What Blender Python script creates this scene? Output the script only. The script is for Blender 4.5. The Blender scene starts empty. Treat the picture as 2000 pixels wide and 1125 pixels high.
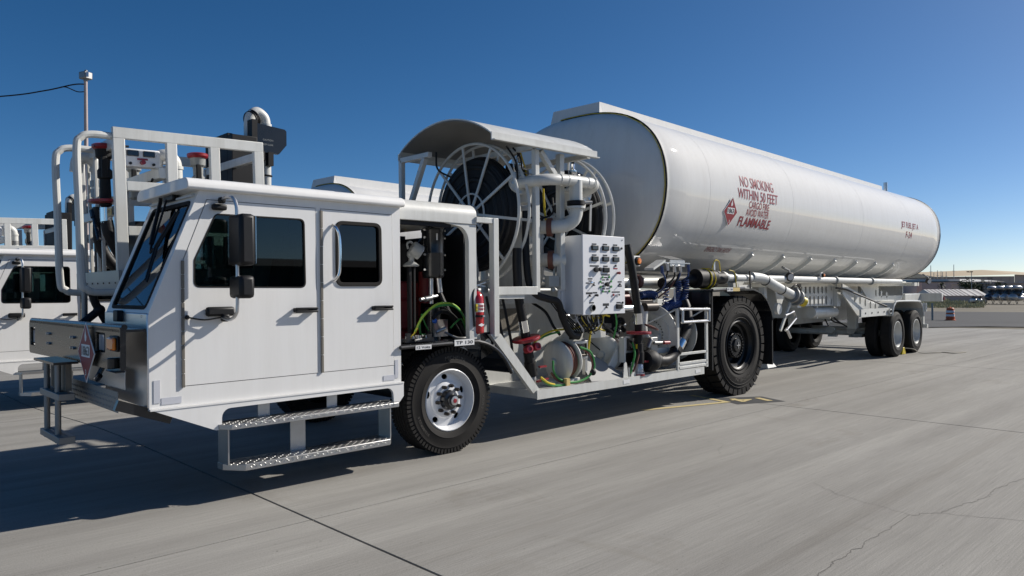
import bpy, bmesh, math, random
from mathutils import Vector, Matrix
random.seed(7)
sc = bpy.context.scene
COL = sc.collection
R_ = math.radians

# ------------------------------------------------------------ camera, sky, sun, exposure
# axes: +x towards the rear of the parked vehicles, +y away from the camera, z up
TH, ROLL, PITCH = R_(46.25), R_(0.5), R_(0.14)
CAMP = Vector((-1.88, -5.812, 1.65))
vd = Vector((math.cos(TH)*math.cos(PITCH), math.sin(TH)*math.cos(PITCH), math.sin(PITCH)))
rr = Vector((math.sin(TH), -math.cos(TH), 0)); uu = rr.cross(vd)
cR = rr*math.cos(ROLL) - uu*math.sin(ROLL); cU = uu*math.cos(ROLL) + rr*math.sin(ROLL)
cam = bpy.data.cameras.new('camera'); cam.sensor_width = 36; cam.lens = 26.1
cam.clip_start = .1; cam.clip_end = 8000
camo = bpy.data.objects.new('camera', cam); COL.objects.link(camo); sc.camera = camo
m3 = Matrix((cR, cU, -vd)).transposed()
camo.matrix_world = Matrix.Translation(CAMP) @ m3.to_4x4()
sc.render.resolution_x, sc.render.resolution_y = 1024, 576

LD = Vector((-1.45, .54, -1)).normalized()           # the way the sunlight travels
world = bpy.data.worlds.new('World'); sc.world = world; world.use_nodes = True
wn = world.node_tree
bg = wn.nodes['Background']
sky = wn.nodes.new('ShaderNodeTexSky'); sky.sky_type = 'NISHITA'; sky.sun_disc = False
sky.sun_elevation = math.asin(-LD.z); sky.sun_rotation = math.atan2(-LD.x, -LD.y)
sky.altitude = 1000; sky.air_density = .6; sky.dust_density = .9; sky.ozone_density = 3.0
# one even tone curve over the whole dome: the deep clear blue of the photograph
def mulc(src, c):
    x = wn.nodes.new('ShaderNodeMixRGB'); x.blend_type = 'MULTIPLY'; x.inputs[0].default_value = 1; x.inputs[2].default_value = (*c, 1); wn.links.new(src, x.inputs[1]); return x.outputs[0]
gm = wn.nodes.new('ShaderNodeGamma'); gm.inputs[1].default_value = 1.0; wn.links.new(mulc(sky.outputs[0], (.1, .1, .1)), gm.inputs[0])
hs = wn.nodes.new('ShaderNodeHueSaturation'); hs.inputs['Saturation'].default_value = 1.27; wn.links.new(gm.outputs[0], hs.inputs['Color'])
wn.links.new(mulc(hs.outputs[0], (10.3, 10, 9.4)), bg.inputs[0]); bg.inputs[1].default_value = .087
sl = bpy.data.lights.new('sun', 'SUN'); sl.energy = 5.0; sl.angle = R_(.53); sl.color = (1, .945, .865)
so = bpy.data.objects.new('sun', sl); COL.objects.link(so); so.location = (30, -12, 30)
so.rotation_euler = LD.to_track_quat('-Z', 'Y').to_euler()
sc.view_settings.view_transform = 'Standard'; sc.view_settings.look = 'None'
sc.view_settings.exposure = 0.2; sc.view_settings.gamma = 1.0
sc.render.engine = 'CYCLES'

# ------------------------------------------------------------ materials
MAT = {}
def mat(name, col, rough=.5, metal=0, coat=0, var=.06, vscale=3.0, bump=0, bscale=80, stretch=None, spec=.5, rvar=.08, grime=0):
    m = bpy.data.materials.new(name); m.use_nodes = True; nt = m.node_tree; N = nt.nodes; L = nt.links
    b = N['Principled BSDF']
    tc = N.new('ShaderNodeTexCoord'); src = tc.outputs['Object']
    if stretch:
        mp = N.new('ShaderNodeMapping'); mp.inputs['Scale'].default_value = stretch
        L.new(src, mp.inputs[0]); src = mp.outputs[0]
    nz = N.new('ShaderNodeTexNoise'); nz.inputs['Scale'].default_value = vscale; nz.inputs['Detail'].default_value = 6
    nz.inputs['Roughness'].default_value = .65
    L.new(src, nz.inputs['Vector'])
    mx = N.new('ShaderNodeMixRGB'); mx.blend_type = 'MIX'
    c = Vector(col); mx.inputs[1].default_value = (*(c*(1-var)), 1); mx.inputs[2].default_value = (*[min(1, q) for q in c*(1+var)], 1)
    L.new(nz.outputs['Fac'], mx.inputs[0]); bc = mx.outputs[0]
    if grime:                                        # run-off streaks and speckled dust
        gp_ = N.new('ShaderNodeMapping'); gp_.inputs['Scale'].default_value = (9, 9, .7); L.new(tc.outputs['Object'], gp_.inputs[0])
        gn = N.new('ShaderNodeTexNoise'); gn.inputs['Scale'].default_value = 1.0; gn.inputs['Detail'].default_value = 7; gn.inputs['Roughness'].default_value = .7; L.new(gp_.outputs[0], gn.inputs['Vector'])
        gr = N.new('ShaderNodeValToRGB'); gr.color_ramp.elements[0].position = .30; gr.color_ramp.elements[1].position = .56
        gr.color_ramp.elements[0].color = (1-grime, 1-grime*1.08, 1-grime*1.2, 1); gr.color_ramp.elements[1].color = (1, 1, 1, 1); L.new(gn.outputs['Fac'], gr.inputs[0])
        gm_ = N.new('ShaderNodeMixRGB'); gm_.blend_type = 'MULTIPLY'; gm_.inputs[0].default_value = 1; L.new(bc, gm_.inputs[1]); L.new(gr.outputs[0], gm_.inputs[2]); bc = gm_.outputs[0]
    L.new(bc, b.inputs['Base Color'])
    mr = N.new('ShaderNodeMapRange'); mr.inputs[3].default_value = max(.02, rough-rvar); mr.inputs[4].default_value = min(1, rough+rvar)
    L.new(nz.outputs['Fac'], mr.inputs[0]); L.new(mr.outputs[0], b.inputs['Roughness'])
    b.inputs['Metallic'].default_value = metal; b.inputs['Specular IOR Level'].default_value = spec
    b.inputs['Coat Weight'].default_value = coat; b.inputs['Coat Roughness'].default_value = .035
    if bump:
        n2 = N.new('ShaderNodeTexNoise'); n2.inputs['Scale'].default_value = bscale; n2.inputs['Detail'].default_value = 3
        L.new(src, n2.inputs['Vector'])
        bp = N.new('ShaderNodeBump'); bp.inputs['Strength'].default_value = bump; bp.inputs['Distance'].default_value = .01
        L.new(n2.outputs['Fac'], bp.inputs['Height']); L.new(bp.outputs[0], b.inputs['Normal']); L.new(bp.outputs[0], b.inputs['Coat Normal'])
    MAT[name] = m
    return m
def emis(name, col, e):
    m = mat(name, col, .4); b = m.node_tree.nodes['Principled BSDF']
    b.inputs['Emission Color'].default_value = (*col, 1); b.inputs['Emission Strength'].default_value = e
    return m
mat('cab_white', (.79, .78, .755), .5, spec=.3, coat=.45, var=.03, vscale=1.2, bump=.10, bscale=1.7, grime=.05)
mat('tank_white', (.70, .69, .662), .75, coat=.55, var=.035, vscale=.8, bump=.07, bscale=1.3, spec=.1, grime=.06)
mat('kit_white', (.63, .63, .595), .45, coat=.25, var=.06, vscale=4, bump=.04, bscale=12, grime=.14)
mat('panel_white', (.76, .765, .78), .42, coat=.15, var=.02)
mat('kit_grey', (.30, .31, .30), .45, coat=.2)
mat('black_paint', (.010, .011, .013), .28, coat=.35, var=.3)
mat('black_satin', (.010, .010, .011), .42, var=.3, spec=.4)
mat('black_matt', (.010, .010, .011), .6, spec=.3, var=.3)
mat('plastic', (.009, .009, .010), .5, spec=.35, var=.25, bump=.05, bscale=200)
mat('hose', (.010, .010, .011), .5, spec=.3, var=.3, bump=.15, bscale=60)
mat('rubber', (.018, .0165, .0152), .8, spec=.25, var=.45, vscale=7, bump=.15, bscale=120)
mat('dusty_rubber', (.075, .068, .06), .85, var=.25, vscale=12, bump=.2, bscale=90)
mat('steel', (.62, .62, .62), .34, 1, var=.1, vscale=6)
mat('chrome', (.82, .82, .83), .12, 1, var=.03)
mat('brushed', (.78, .78, .79), .34, 1, var=.08, vscale=2, stretch=(1, 1, 14), bump=.05, bscale=20)
mat('bronze_steel', (.20, .185, .16), .26, 1, var=.15, vscale=2, stretch=(1, .4, 6))
mat('alloy', (.46, .46, .455), .42, 1, var=.14, vscale=14, bump=.08, bscale=40)
mat('sheet', (.30, .30, .295), .7, .2, spec=.2, var=.12, vscale=9, bump=.1, bscale=25)
mat('galv', (.30, .30, .295), .5, .8, var=.15, vscale=20)
mat('worn_steel', (.20, .18, .15), .5, .5, var=.35, vscale=6, stretch=(6, 1, .6))
mat('rim_white', (.74, .745, .75), .36, coat=.3, var=.03)
mat('bolt', (.045, .038, .032), .5, .6, var=.3)
mat('red', (.27, .010, .018), .4, coat=.3, var=.12)
mat('ext_red', (.42, .008, .012), .25, coat=.6, var=.06)
mat('engine_red', (.16, .012, .012), .5, var=.3, vscale=8)
mat('underside_dark', (.20, .195, .18), .5, var=.2, vscale=2)
mat('rust_red', (.13, .045, .032), .55, var=.25, vscale=12)
mat('amber', (.75, .20, .01), .2, coat=.5, var=.1)
mat('yellow', (.66, .50, .02), .45, var=.08)
mat('green', (.04, .24, .05), .45, var=.1)
mat('lime', (.30, .48, .04), .45, var=.1)
mat('blue', (.012, .045, .17), .35, var=.2, coat=.2)
mat('bright_blue', (.02, .12, .55), .4, var=.1)
mat('label_white', (.74, .74, .73), .5, var=.03)
mat('label_grey', (.55, .56, .60), .45, var=.08, vscale=30)
mat('print_red', (.27, .010, .02), .5, var=.05)
mat('print_black', (.012, .012, .014), .5, var=.1)
mat('print_white', (.80, .80, .80), .5, var=.02)
mat('screen', (.015, .018, .022), .12, coat=.6, var=.1)
mat('caution', (.62, .47, .18), .5, var=.06)
mat('lens', (.55, .57, .60), .1, .2, coat=.8, var=.03)
mat('seat_cloth', (.09, .09, .095), .85, var=.2)
mat('trim_white', (.55, .56, .55), .6, var=.04)
mat('barrel_orange', (.58, .10, .02), .5, var=.14, vscale=10)
mat('far_tan', (.46, .36, .22), .7, var=.06)
mat('far_mauve', (.46, .38, .35), .8, var=.08, vscale=.3)
mat('far_brown', (.50, .40, .33), .8, var=.08, vscale=.3)
mat('far_white', (.62, .60, .56), .6, var=.05)
mat('hangar_dark', (.045, .038, .034), .9, var=.2, vscale=.2)
mat('far_dark', (.06, .055, .05), .8, var=.1)
mat('foliage', (.045, .065, .025), .75, var=.45, vscale=1.5)
mat('palm_green', (.06, .075, .03), .75, var=.35, vscale=2)
mat('scrub', (.36, .34, .20), .85, var=.35, vscale=.35)
mat('bark', (.11, .085, .06), .9, var=.2)
mat('heli_silver', (.42, .42, .43), .3, .45, coat=.5, var=.05)
mat('heli_blue', (.03, .05, .09), .25, coat=.5, var=.2)
mat('heli_white', (.70, .70, .70), .3, coat=.4, var=.04)
mat('rust_pole', (.40, .33, .31), .7, var=.45, vscale=2.2, stretch=(3, 3, .8))
mat('rope', (.42, .38, .30), .8, var=.2)

def glassmat(name, tint):
    m = bpy.data.materials.new(name); m.use_nodes = True; nt = m.node_tree; N = nt.nodes; L = nt.links
    N.remove(N['Principled BSDF']); out = N['Material Output']
    tr = N.new('ShaderNodeBsdfTransparent'); tr.inputs[0].default_value = (*tint, 1)
    gl = N.new('ShaderNodeBsdfGlossy'); gl.inputs['Roughness'].default_value = .015; gl.inputs[0].default_value = (.95, .97, 1, 1)
    fr = N.new('ShaderNodeFresnel'); fr.inputs[0].default_value = 1.55
    mx = N.new('ShaderNodeMixShader')
    L.new(fr.outputs[0], mx.inputs[0]); L.new(tr.outputs[0], mx.inputs[1]); L.new(gl.outputs[0], mx.inputs[2]); L.new(mx.outputs[0], out.inputs[0])
    MAT[name] = m
glassmat('tint_glass', (.42, .52, .50)); glassmat('dark_glass', (.06, .07, .075)); glassmat('screen_glass', (.5, .58, .58))

def ground_mat(name, kind):
    m = bpy.data.materials.new(name); m.use_nodes = True; nt = m.node_tree; N = nt.nodes; L = nt.links
    b = N['Principled BSDF']; tc = N.new('ShaderNodeTexCoord'); P = tc.outputs['Object']
    def noise(scale, det=6, ro=.6, st=None, dist=0):
        s = P
        if st:
            mp = N.new('ShaderNodeMapping'); mp.inputs['Scale'].default_value = st; L.new(P, mp.inputs[0]); s = mp.outputs[0]
        n = N.new('ShaderNodeTexNoise'); n.inputs['Scale'].default_value = scale; n.inputs['Detail'].default_value = det
        n.inputs['Roughness'].default_value = ro; n.inputs['Distortion'].default_value = dist
        L.new(s, n.inputs['Vector']); return n.outputs['Fac']
    def ramp(f, a, ca, bb, cb):
        r = N.new('ShaderNodeValToRGB'); e = r.color_ramp.elements
        e[0].position = a; e[0].color = (*ca, 1); e[1].position = bb; e[1].color = (*cb, 1); L.new(f, r.inputs[0]); return r.outputs[0]
    def mul(a, c, f=1.0, mode='MULTIPLY'):
        x = N.new('ShaderNodeMixRGB'); x.blend_type = mode; x.inputs[0].default_value = f
        L.new(a, x.inputs[1]); L.new(c, x.inputs[2]); return x.outputs[0]
    if kind == 'concrete':
        base = ramp(noise(.22, 5, .6), .3, (.266, .255, .235), .7, (.314, .303, .282))
        streak = ramp(noise(1.0, 7, .62, (.10, 2.1, 1), .35), .34, (.83, .825, .82), .66, (1.11, 1.11, 1.10))
        wide = ramp(noise(1.0, 4, .55, (.05, .75, 1), .5), .35, (.92, .915, .91), .62, (1.04, 1.04, 1.04))
        brush = ramp(noise(1.0, 3, .7, (1.6, 85, 1)), .3, (.84, .84, .84), .7, (1.12, 1.12, 1.12))
        speck = ramp(noise(120, 3, .8), .30, (.70, .70, .69), .68, (1.2, 1.2, 1.19))
        pit = ramp(noise(38, 2, .5), .24, (.55, .54, .52), .31, (1, 1, 1))
        stain = ramp(noise(.55, 6, .7, (1, 1, 1), .8), .30, (.84, .82, .79), .42, (1, 1, 1))
        drip = ramp(noise(2.6, 3, .55, (1, 1, 1), .4), .215, (.52, .49, .45), .25, (1, 1, 1))
        tyre_ = ramp(noise(1.0, 3, .5, (.03, 3.4, 1), .15), .30, (.87, .86, .85), .38, (1, 1, 1))
        c = base
        for q in (streak, wide, brush, speck, pit, stain, drip, tyre_): c = mul(c, q)
        rough, bs, bd = .88, noise(140, 4, .7), .004
    elif kind == 'asphalt':
        c = ramp(noise(.3, 6, .65, (1, .4, 1)), .3, (.056, .055, .054), .7, (.082, .080, .079))
        c = mul(c, ramp(noise(60, 3, .7), .3, (.8, .8, .8), .7, (1.15, 1.15, 1.15)))
        rough, bs, bd = .92, noise(90, 3, .7), .005
    else:
        c = ramp(noise(.12, 7, .65), .3, (.15, .13, .10), .7, (.22, .195, .155))
        c = mul(c, ramp(noise(3, 5, .7), .3, (.75, .78, .7), .7, (1.15, 1.12, 1.1)))
        rough, bs, bd = .95, noise(8, 4, .7), .03
    L.new(c, b.inputs['Base Color']); b.inputs['Roughness'].default_value = rough; b.inputs['Specular IOR Level'].default_value = .3
    bp = N.new('ShaderNodeBump'); bp.inputs['Strength'].default_value = .35; bp.inputs['Distance'].default_value = bd
    L.new(bs, bp.inputs['Height']); L.new(bp.outputs[0], b.inputs['Normal'])
    MAT[name] = m
ground_mat('concrete', 'concrete'); ground_mat('asphalt', 'asphalt'); ground_mat('dirt', 'dirt')
mat('sealant', (.05, .047, .044), .9, var=.3, vscale=20)
mat('crack', (.14, .132, .12), .95, var=.3, vscale=30)
mat('paint_black', (.035, .036, .038), .7, var=.25, vscale=9)
mat('paint_yellow', (.52, .42, .20), .8, var=.35, vscale=14)

# ------------------------------------------------------------ mesh helpers
ORG = {}
def frame(axis):
    w = Vector(axis).normalized(); a = Vector((0, 0, 1)) if abs(w.z) < .9 else Vector((1, 0, 0))
    u = a.cross(w).normalized(); return u, w.cross(u).normalized(), w
class M:
    def __init__(s): s.v = []; s.f = []
    def add(s, vs, fs):
        o = len(s.v); s.v += [Vector(q) for q in vs]; s.f += [tuple(i+o for i in f) for f in fs]; return s
    def box(s, x0, x1, y0, y1, z0, z1):
        return s.add([(x, y, z) for x in (x0, x1) for y in (y0, y1) for z in (z0, z1)],
                     [(0, 1, 3, 2), (4, 6, 7, 5), (0, 4, 5, 1), (2, 3, 7, 6), (0, 2, 6, 4), (1, 5, 7, 3)])
    def cbox(s, c, d, rot=None):
        c = Vector(c); o = len(s.v); s.box(-d[0]/2, d[0]/2, -d[1]/2, d[1]/2, -d[2]/2, d[2]/2)
        for i in range(o, len(s.v)): s.v[i] = (rot @ s.v[i] if rot else s.v[i]) + c
        return s
    def beam(s, p, q, w, h, up=(0, 0, 1)):
        p, q = Vector(p), Vector(q); d = (q-p).normalized(); a = d.cross(Vector(up))
        if a.length < 1e-4: a = d.cross(Vector((0, 1, 0)))
        a = a.normalized()*w/2; b = a.cross(d).normalized()*h/2
        return s.add([p-a-b, p+a-b, p+a+b, p-a+b, q-a-b, q+a-b, q+a+b, q-a+b],
                     [(0, 3, 2, 1), (4, 5, 6, 7), (0, 1, 5, 4), (1, 2, 6, 5), (2, 3, 7, 6), (3, 0, 4, 7)])
    def tube(s, pts, r, n=10, closed=False):
        P = [Vector(p) for p in pts]; k = len(P); o = len(s.v)
        rs = r if isinstance(r, (list, tuple)) else [r]*k
        T = []
        for i in range(k):
            a = P[(i-1) % k] if (closed or i > 0) else P[i]; b = P[(i+1) % k] if (closed or i < k-1) else P[i]
            T.append((b-a).normalized())
        u, v, _ = frame(T[0])
        for i in range(k):
            if i: u = (u - T[i]*u.dot(T[i])).normalized(); v = T[i].cross(u)
            for j in range(n):
                a = 2*math.pi*j/n; s.v.append(P[i] + (u*math.cos(a)+v*math.sin(a))*rs[i])
        for i in range(k if closed else k-1):
            for j in range(n):
                a, b = o+i*n, o+((i+1) % k)*n; s.f.append((a+j, a+(j+1) % n, b+(j+1) % n, b+j))
        if not closed: s.f.append(tuple(o+j for j in range(n-1, -1, -1))); s.f.append(tuple(o+(k-1)*n+j for j in range(n)))
        return s
    def cyl(s, p, q, r, n=16): return s.tube([p, q], r, n)
    def lathe(s, prof, org, axis, n=32, cap=True):
        u, v, w = frame(axis); org = Vector(org); o = len(s.v); k = len(prof)
        for (r, h) in prof:
            for j in range(n):
                a = 2*math.pi*j/n; s.v.append(org + w*h + (u*math.cos(a)+v*math.sin(a))*r)
        for i in range(k-1):
            for j in range(n): s.f.append((o+i*n+j, o+i*n+(j+1) % n, o+(i+1)*n+(j+1) % n, o+(i+1)*n+j))
        if cap and prof[0][0] > 1e-4: s.f.append(tuple(o+j for j in range(n-1, -1, -1)))
        if cap and prof[-1][0] > 1e-4: s.f.append(tuple(o+(k-1)*n+j for j in range(n)))
        return s
    def ring(s, c, axis, R, r, n=48, m=8):
        u, v, w = frame(axis); c = Vector(c)
        return s.tube([c+(u*math.cos(2*math.pi*i/n)+v*math.sin(2*math.pi*i/n))*R for i in range(n)], r, m, True)
    def ball(s, c, r, n=14, k=8, sc3=(1, 1, 1)):
        o = len(s.v); s.lathe([(math.sin(math.pi*i/k)*r+(1e-5 if i in (0, k) else 0), -math.cos(math.pi*i/k)*r) for i in range(k+1)], (0, 0, 0), (0, 0, 1), n)
        for i in range(o, len(s.v)): q = s.v[i]; s.v[i] = Vector((q.x*sc3[0], q.y*sc3[1], q.z*sc3[2])) + Vector(c)
        return s
    def plate(s, outer, holes, fn, t):
        bm = bmesh.new(); es = []
        for lp in [outer]+list(holes):
            vs = [bm.verts.new((a, b, 0)) for a, b in lp]
            es += [bm.edges.new((vs[i], vs[(i+1) % len(vs)])) for i in range(len(vs))]
        bmesh.ops.triangle_fill(bm, use_beauty=True, use_dissolve=False, edges=es)
        bm.verts.index_update(); V = [(q.co.x, q.co.y) for q in bm.verts]; Fs = [[q.index for q in f.verts] for f in bm.faces]; bm.free()
        k = len(V)
        fs = [tuple(f) for f in Fs] + [tuple(i+k for i in reversed(f)) for f in Fs]; b = 0
        for lp in [outer]+list(holes):
            L_ = len(lp)
            for i in range(L_): a, c = b+i, b+(i+1) % L_; fs.append((a, c, c+k, a+k))
            b += L_
        return s.add([fn(a, c, 0) for a, c in V]+[fn(a, c, t) for a, c in V], fs)
    def xf(s, fn): s.v = [Vector(fn(q)) for q in s.v]; return s
    def shift(s, d): d = Vector(d); s.v = [q+d for q in s.v]; return s
    def build(s, name, mt, parent=None, smooth=35, bevel=0, org=None):
        me = bpy.data.meshes.new(name); o = ORG.get(parent, Vector((0, 0, 0))) if org is None else Vector(org)
        me.from_pydata([tuple(q-o) for q in s.v], [], s.f)
        bm = bmesh.new(); bm.from_mesh(me); bmesh.ops.recalc_face_normals(bm, faces=bm.faces); bm.to_mesh(me); bm.free()
        me.materials.append(MAT[mt])
        if smooth: me.shade_smooth(); me.set_sharp_from_angle(angle=R_(smooth))
        ob = bpy.data.objects.new(name, me); COL.objects.link(ob)
        if parent: ob.parent = parent; ORG[ob] = o
        elif org is not None: ob.location = o
        if bevel:
            bv = ob.modifiers.new('bevel', 'BEVEL'); bv.width = bevel; bv.segments = 2; bv.limit_method = 'ANGLE'; bv.angle_limit = R_(40); bv.harden_normals = False
        return ob
def tag(o, label=None, cat=None, group=None, kind=None):
    for k, q in (('label', label), ('category', cat), ('group', group), ('kind', kind)):
        if q: o[k] = q
    return o
def thing(name, loc, label, cat, group=None, rotz=0, org=None):
    e = bpy.data.objects.new(name, None); COL.objects.link(e); e.location = loc; e.rotation_euler = (0, 0, rotz)
    e.empty_display_size = .3; ORG[e] = Vector(loc if org is None else org); return tag(e, label, cat, group)
def copy_tree(o, parent=None, skip=()):
    c = o.copy(); COL.objects.link(c); c.parent = parent
    for ch in o.children:
        if ch.name.split('.')[0] not in skip: copy_tree(ch, c, skip)
    return c
def rpoly(pts, r, n=5):
    out = []; k = len(pts)
    for i in range(k):
        p = Vector(pts[i]); a = (Vector(pts[i-1])-p); b = (Vector(pts[(i+1) % k])-p)
        ang = a.angle(b); d = min(r/math.tan(ang/2), a.length*.49, b.length*.49)
        p0 = p+a.normalized()*d; p1 = p+b.normalized()*d
        for j in range(n+1):
            t = j/n; q = p0*(1-t)**2 + p*2*t*(1-t) + p1*t*t; out.append((q.x, q.y))
    return out
def inset(poly, d):
    k = len(poly); A = sum(poly[i][0]*poly[(i+1) % k][1]-poly[(i+1) % k][0]*poly[i][1] for i in range(k)); sg = 1 if A > 0 else -1
    out = []
    for i in range(k):
        p0, p, p1 = Vector(poly[i-1]), Vector(poly[i]), Vector(poly[(i+1) % k])
        e0 = (p-p0).normalized(); e1 = (p1-p).normalized()
        n0 = Vector((-e0.y, e0.x))*sg; n1 = Vector((-e1.y, e1.x))*sg; nn = n0+n1
        q = p + nn*(d/max(.35, nn.length_squared/2)); out.append((q.x, q.y))
    return out
def circ(cx, cy, r, n=20, a0=0): return [(cx+r*math.cos(a0+2*math.pi*i/n), cy+r*math.sin(a0+2*math.pi*i/n)) for i in range(n)]
def slot(cx, cy, w, h, ang=0, n=6):
    r = w/2; L = h/2-r; p = [(r*math.cos(math.pi*i/n), L+r*math.sin(math.pi*i/n)) for i in range(n+1)]+[(-r*math.cos(math.pi*i/n), -L-r*math.sin(math.pi*i/n)) for i in range(n+1)]
    c, s = math.cos(ang), math.sin(ang); return [(cx+a*c-b*s, cy+a*s+b*c) for a, b in p]
def spline(pts, per=6):
    P = [Vector(p) for p in pts]; P = [P[0]*2-P[1]]+P+[P[-1]*2-P[-2]]; out = []
    for i in range(1, len(P)-2):
        a, b, c, d = P[i-1:i+3]
        for j in range(per):
            t = j/per; out.append(.5*((2*b)+(c-a)*t+(2*a-5*b+4*c-d)*t*t+(3*b-a-3*c+d)*t**3))
    out.append(P[-2]); return out
XZ = lambda y0: (lambda u, v, w: (u, y0+w, v))        # plate in an x-z plane
YZ = lambda x0: (lambda u, v, w: (x0+w, u, v))
def text(s, w, h, fn, mt, name, parent, cuts=0, shear=0, bold=0):
    cu = bpy.data.curves.new('t', 'FONT'); cu.body = s; cu.resolution_u = 3; cu.align_x = 'CENTER'; cu.offset = bold; cu.shear = shear
    ob = bpy.data.objects.new('t', cu); COL.objects.link(ob); dg = bpy.context.evaluated_depsgraph_get(); dg.update()
    me = bpy.data.meshes.new_from_object(ob.evaluated_get(dg)); bpy.data.objects.remove(ob); bpy.data.curves.remove(cu)
    bm = bmesh.new(); bm.from_mesh(me); bpy.data.meshes.remove(me)
    xs = [q.co.x for q in bm.verts]; ys = [q.co.y for q in bm.verts]; x0, x1, y0, y1 = min(xs), max(xs), min(ys), max(ys)
    for q in bm.verts: q.co = ((q.co.x-(x0+x1)/2)/(x1-x0)*w, (q.co.y-(y0+y1)/2)/(y1-y0)*h, 0)
    for i in range(cuts):
        zz = -h/2 + h*(i+1)/(cuts+1)
        bmesh.ops.bisect_plane(bm, geom=bm.verts[:]+bm.edges[:]+bm.faces[:], plane_co=(0, zz, 0), plane_no=(0, 1, 0))
    bm.verts.index_update(); m = M(); m.add([fn(q.co.x, q.co.y) for q in bm.verts], [tuple(q.index for q in f.verts) for f in bm.faces]); bm.free()
    return m.build(name, mt, parent, smooth=0)
def coil(path, R, r, turns, n=6, per=10):
    P = spline(path, 8); L = [0]
    for i in range(1, len(P)): L.append(L[-1]+(P[i]-P[i-1]).length)
    out = []; k = int(turns*per); u = None
    for i in range(k+1):
        d = L[-1]*i/k; j = max(0, min(len(P)-2, next((q for q in range(len(L)-1) if L[q+1] >= d), len(P)-2)))
        t = (d-L[j])/max(1e-6, L[j+1]-L[j]); p = P[j].lerp(P[j+1], t); T = (P[j+1]-P[j]).normalized()
        if u is None: u = frame(T)[0]
        u = (u-T*u.dot(T)).normalized(); v = T.cross(u); a = 2*math.pi*i/per
        out.append(p+(u*math.cos(a)+v*math.sin(a))*R)
    return M().tube(out, r, n)
# ------------------------------------------------------------ ground
def sm(t): t = max(0, min(1, t)); return t*t*(3-2*t)
def gz(x, y): return -.18*sm((y-3.2)/6) - .0105*max(0, min(x, 170)-22)
def sheet(poly_fn, nx, ny, dz):
    m = M()
    for i in range(nx+1):
        for j in range(ny+1):
            x, y = poly_fn(i/nx, j/ny); m.v.append(Vector((x, y, gz(x, y)+dz)))
    for i in range(nx):
        for j in range(ny): a = i*(ny+1)+j; m.f.append((a, a+ny+1, a+ny+2, a+1))
    return m
def warp(t): return math.copysign(abs(t)**4, t)
gnd = sheet(lambda a, b: (10+5000*warp(2*a-1), 5000*warp(2*b-1)), 90, 90, -.09).build('ground', 'dirt', smooth=60)
tag(gnd, kind='structure')
apron = sheet(lambda a, b: (-60+92*a, -60+150*b), 92, 75, -.03).build('apron', 'sealant', smooth=60); tag(apron, kind='structure')
JX = [-27.7, -20.6, -13.5, -6.4, .78, 8.0, 15.2, 22.4, 29.6, 33.5]; JY = [-29.4, -22.3, -15.2, -8.05, -.92, 6.25, 13.4, 20.6, 27.8, 35]
for a in range(len(JX)-1):
    for b in range(len(JY)-1):
        x0, x1, y0, y1 = JX[a]+.011, JX[a+1]-.011, JY[b]+.006, JY[b+1]-.006; m = M(); n = 8
        for i in range(n+1):
            for j in range(n+1):
                x, y = x0+(x1-x0)*i/n, y0+(y1-y0)*j/n; m.v.append(Vector((x, y, gz(x, y))))
        for i in range(n):
            for j in range(n): q = i*(n+1)+j; m.f.append((q, q+n+1, q+n+2, q+1))
        k = len(m.v); bd = [i*(n+1) for i in range(n+1)]+[n*(n+1)+j for j in range(1, n+1)]+[i*(n+1)+n for i in range(n-1, -1, -1)]+[j for j in range(n-1, 0, -1)]
        for q in bd: p = m.v[q]; m.v.append(p-Vector((0, 0, .03)))
        for i in range(len(bd)): i2 = (i+1) % len(bd); m.f.append((bd[i], bd[i2], k+i2, k+i))
        m.build('concrete_slab', 'concrete', apron, smooth=30)
# taxi lane of asphalt beyond the apron and the pale shoulder behind it
def quad(p0, p1, p2, p3): return lambda a, b: tuple((Vector(p0).lerp(Vector(p1), a)).lerp(Vector(p3).lerp(Vector(p2), a), b))
rd = sheet(quad((49, -30), (92, -30), (66, 60), (18, 60)), 40, 40, -.052).build('taxi_lane', 'asphalt', smooth=60); tag(rd, kind='structure')
def strip(pts, w, z=.004, jit=0):
    m = M()
    for i in range(len(pts)-1):
        p, q = Vector(pts[i]), Vector(pts[i+1]); d = (q-p).normalized(); s = Vector((-d.y, d.x))*w/2
        w2 = 1+random.uniform(-jit, jit)
        m.add([(*(p-s), gz(*p)+z), (*(p+s), gz(*p)+z), (*(q+s*w2), gz(*q)+z), (*(q-s*w2), gz(*q)+z)], [(0, 1, 2, 3)])
    return m
def jag(pts, n=16, a=.010):
    out = []
    for i in range(len(pts)-1):
        p, q = Vector(pts[i]), Vector(pts[i+1]); d = q-p; s = Vector((-d.y, d.x)).normalized()
        o_ = 0
        for j in range(n):
            o_ = (o_*.8+random.gauss(0, a))*min(1, (n-j)/5) if j else 0; out.append(p+d*((j+random.uniform(-.3, .3)*(j > 0))/n)+s*o_)
    out.append(Vector(pts[-1])); return [tuple(q) for q in out]
cr = M()
for pts, w in (([(2.3, -3.95), (2.71, -3.925), (3.17, -3.91), (3.89, -3.912)], .005), ([(3.89, -3.912), (4.10, -4.06), (4.30, -4.52), (4.6, -5.6)], .004),
               ([(4.10, -4.06), (4.6, -4.15), (5.01, -4.168), (5.65, -4.244), (7.9, -4.3)], .004), ([(3.89, -3.912), (4.06, -3.36), (4.28, -3.04)], .0025),
               ([(4.7, -1.9), (5.1, -1.7), (5.3, -1.2)], .002)):
    s_ = strip(jag(pts), w, .002, .5); cr.add(s_.v, s_.f)
tag(cr.build('pavement_cracks', 'crack', smooth=0), 'fine jagged cracks wandering over the near concrete slab', 'cracks', kind='stuff')
mk = thing('pavement_marking', (8.1, -.35, 0), 'stencilled parking bay number 14 on a black painted patch with yellow lines', 'marking')
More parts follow.
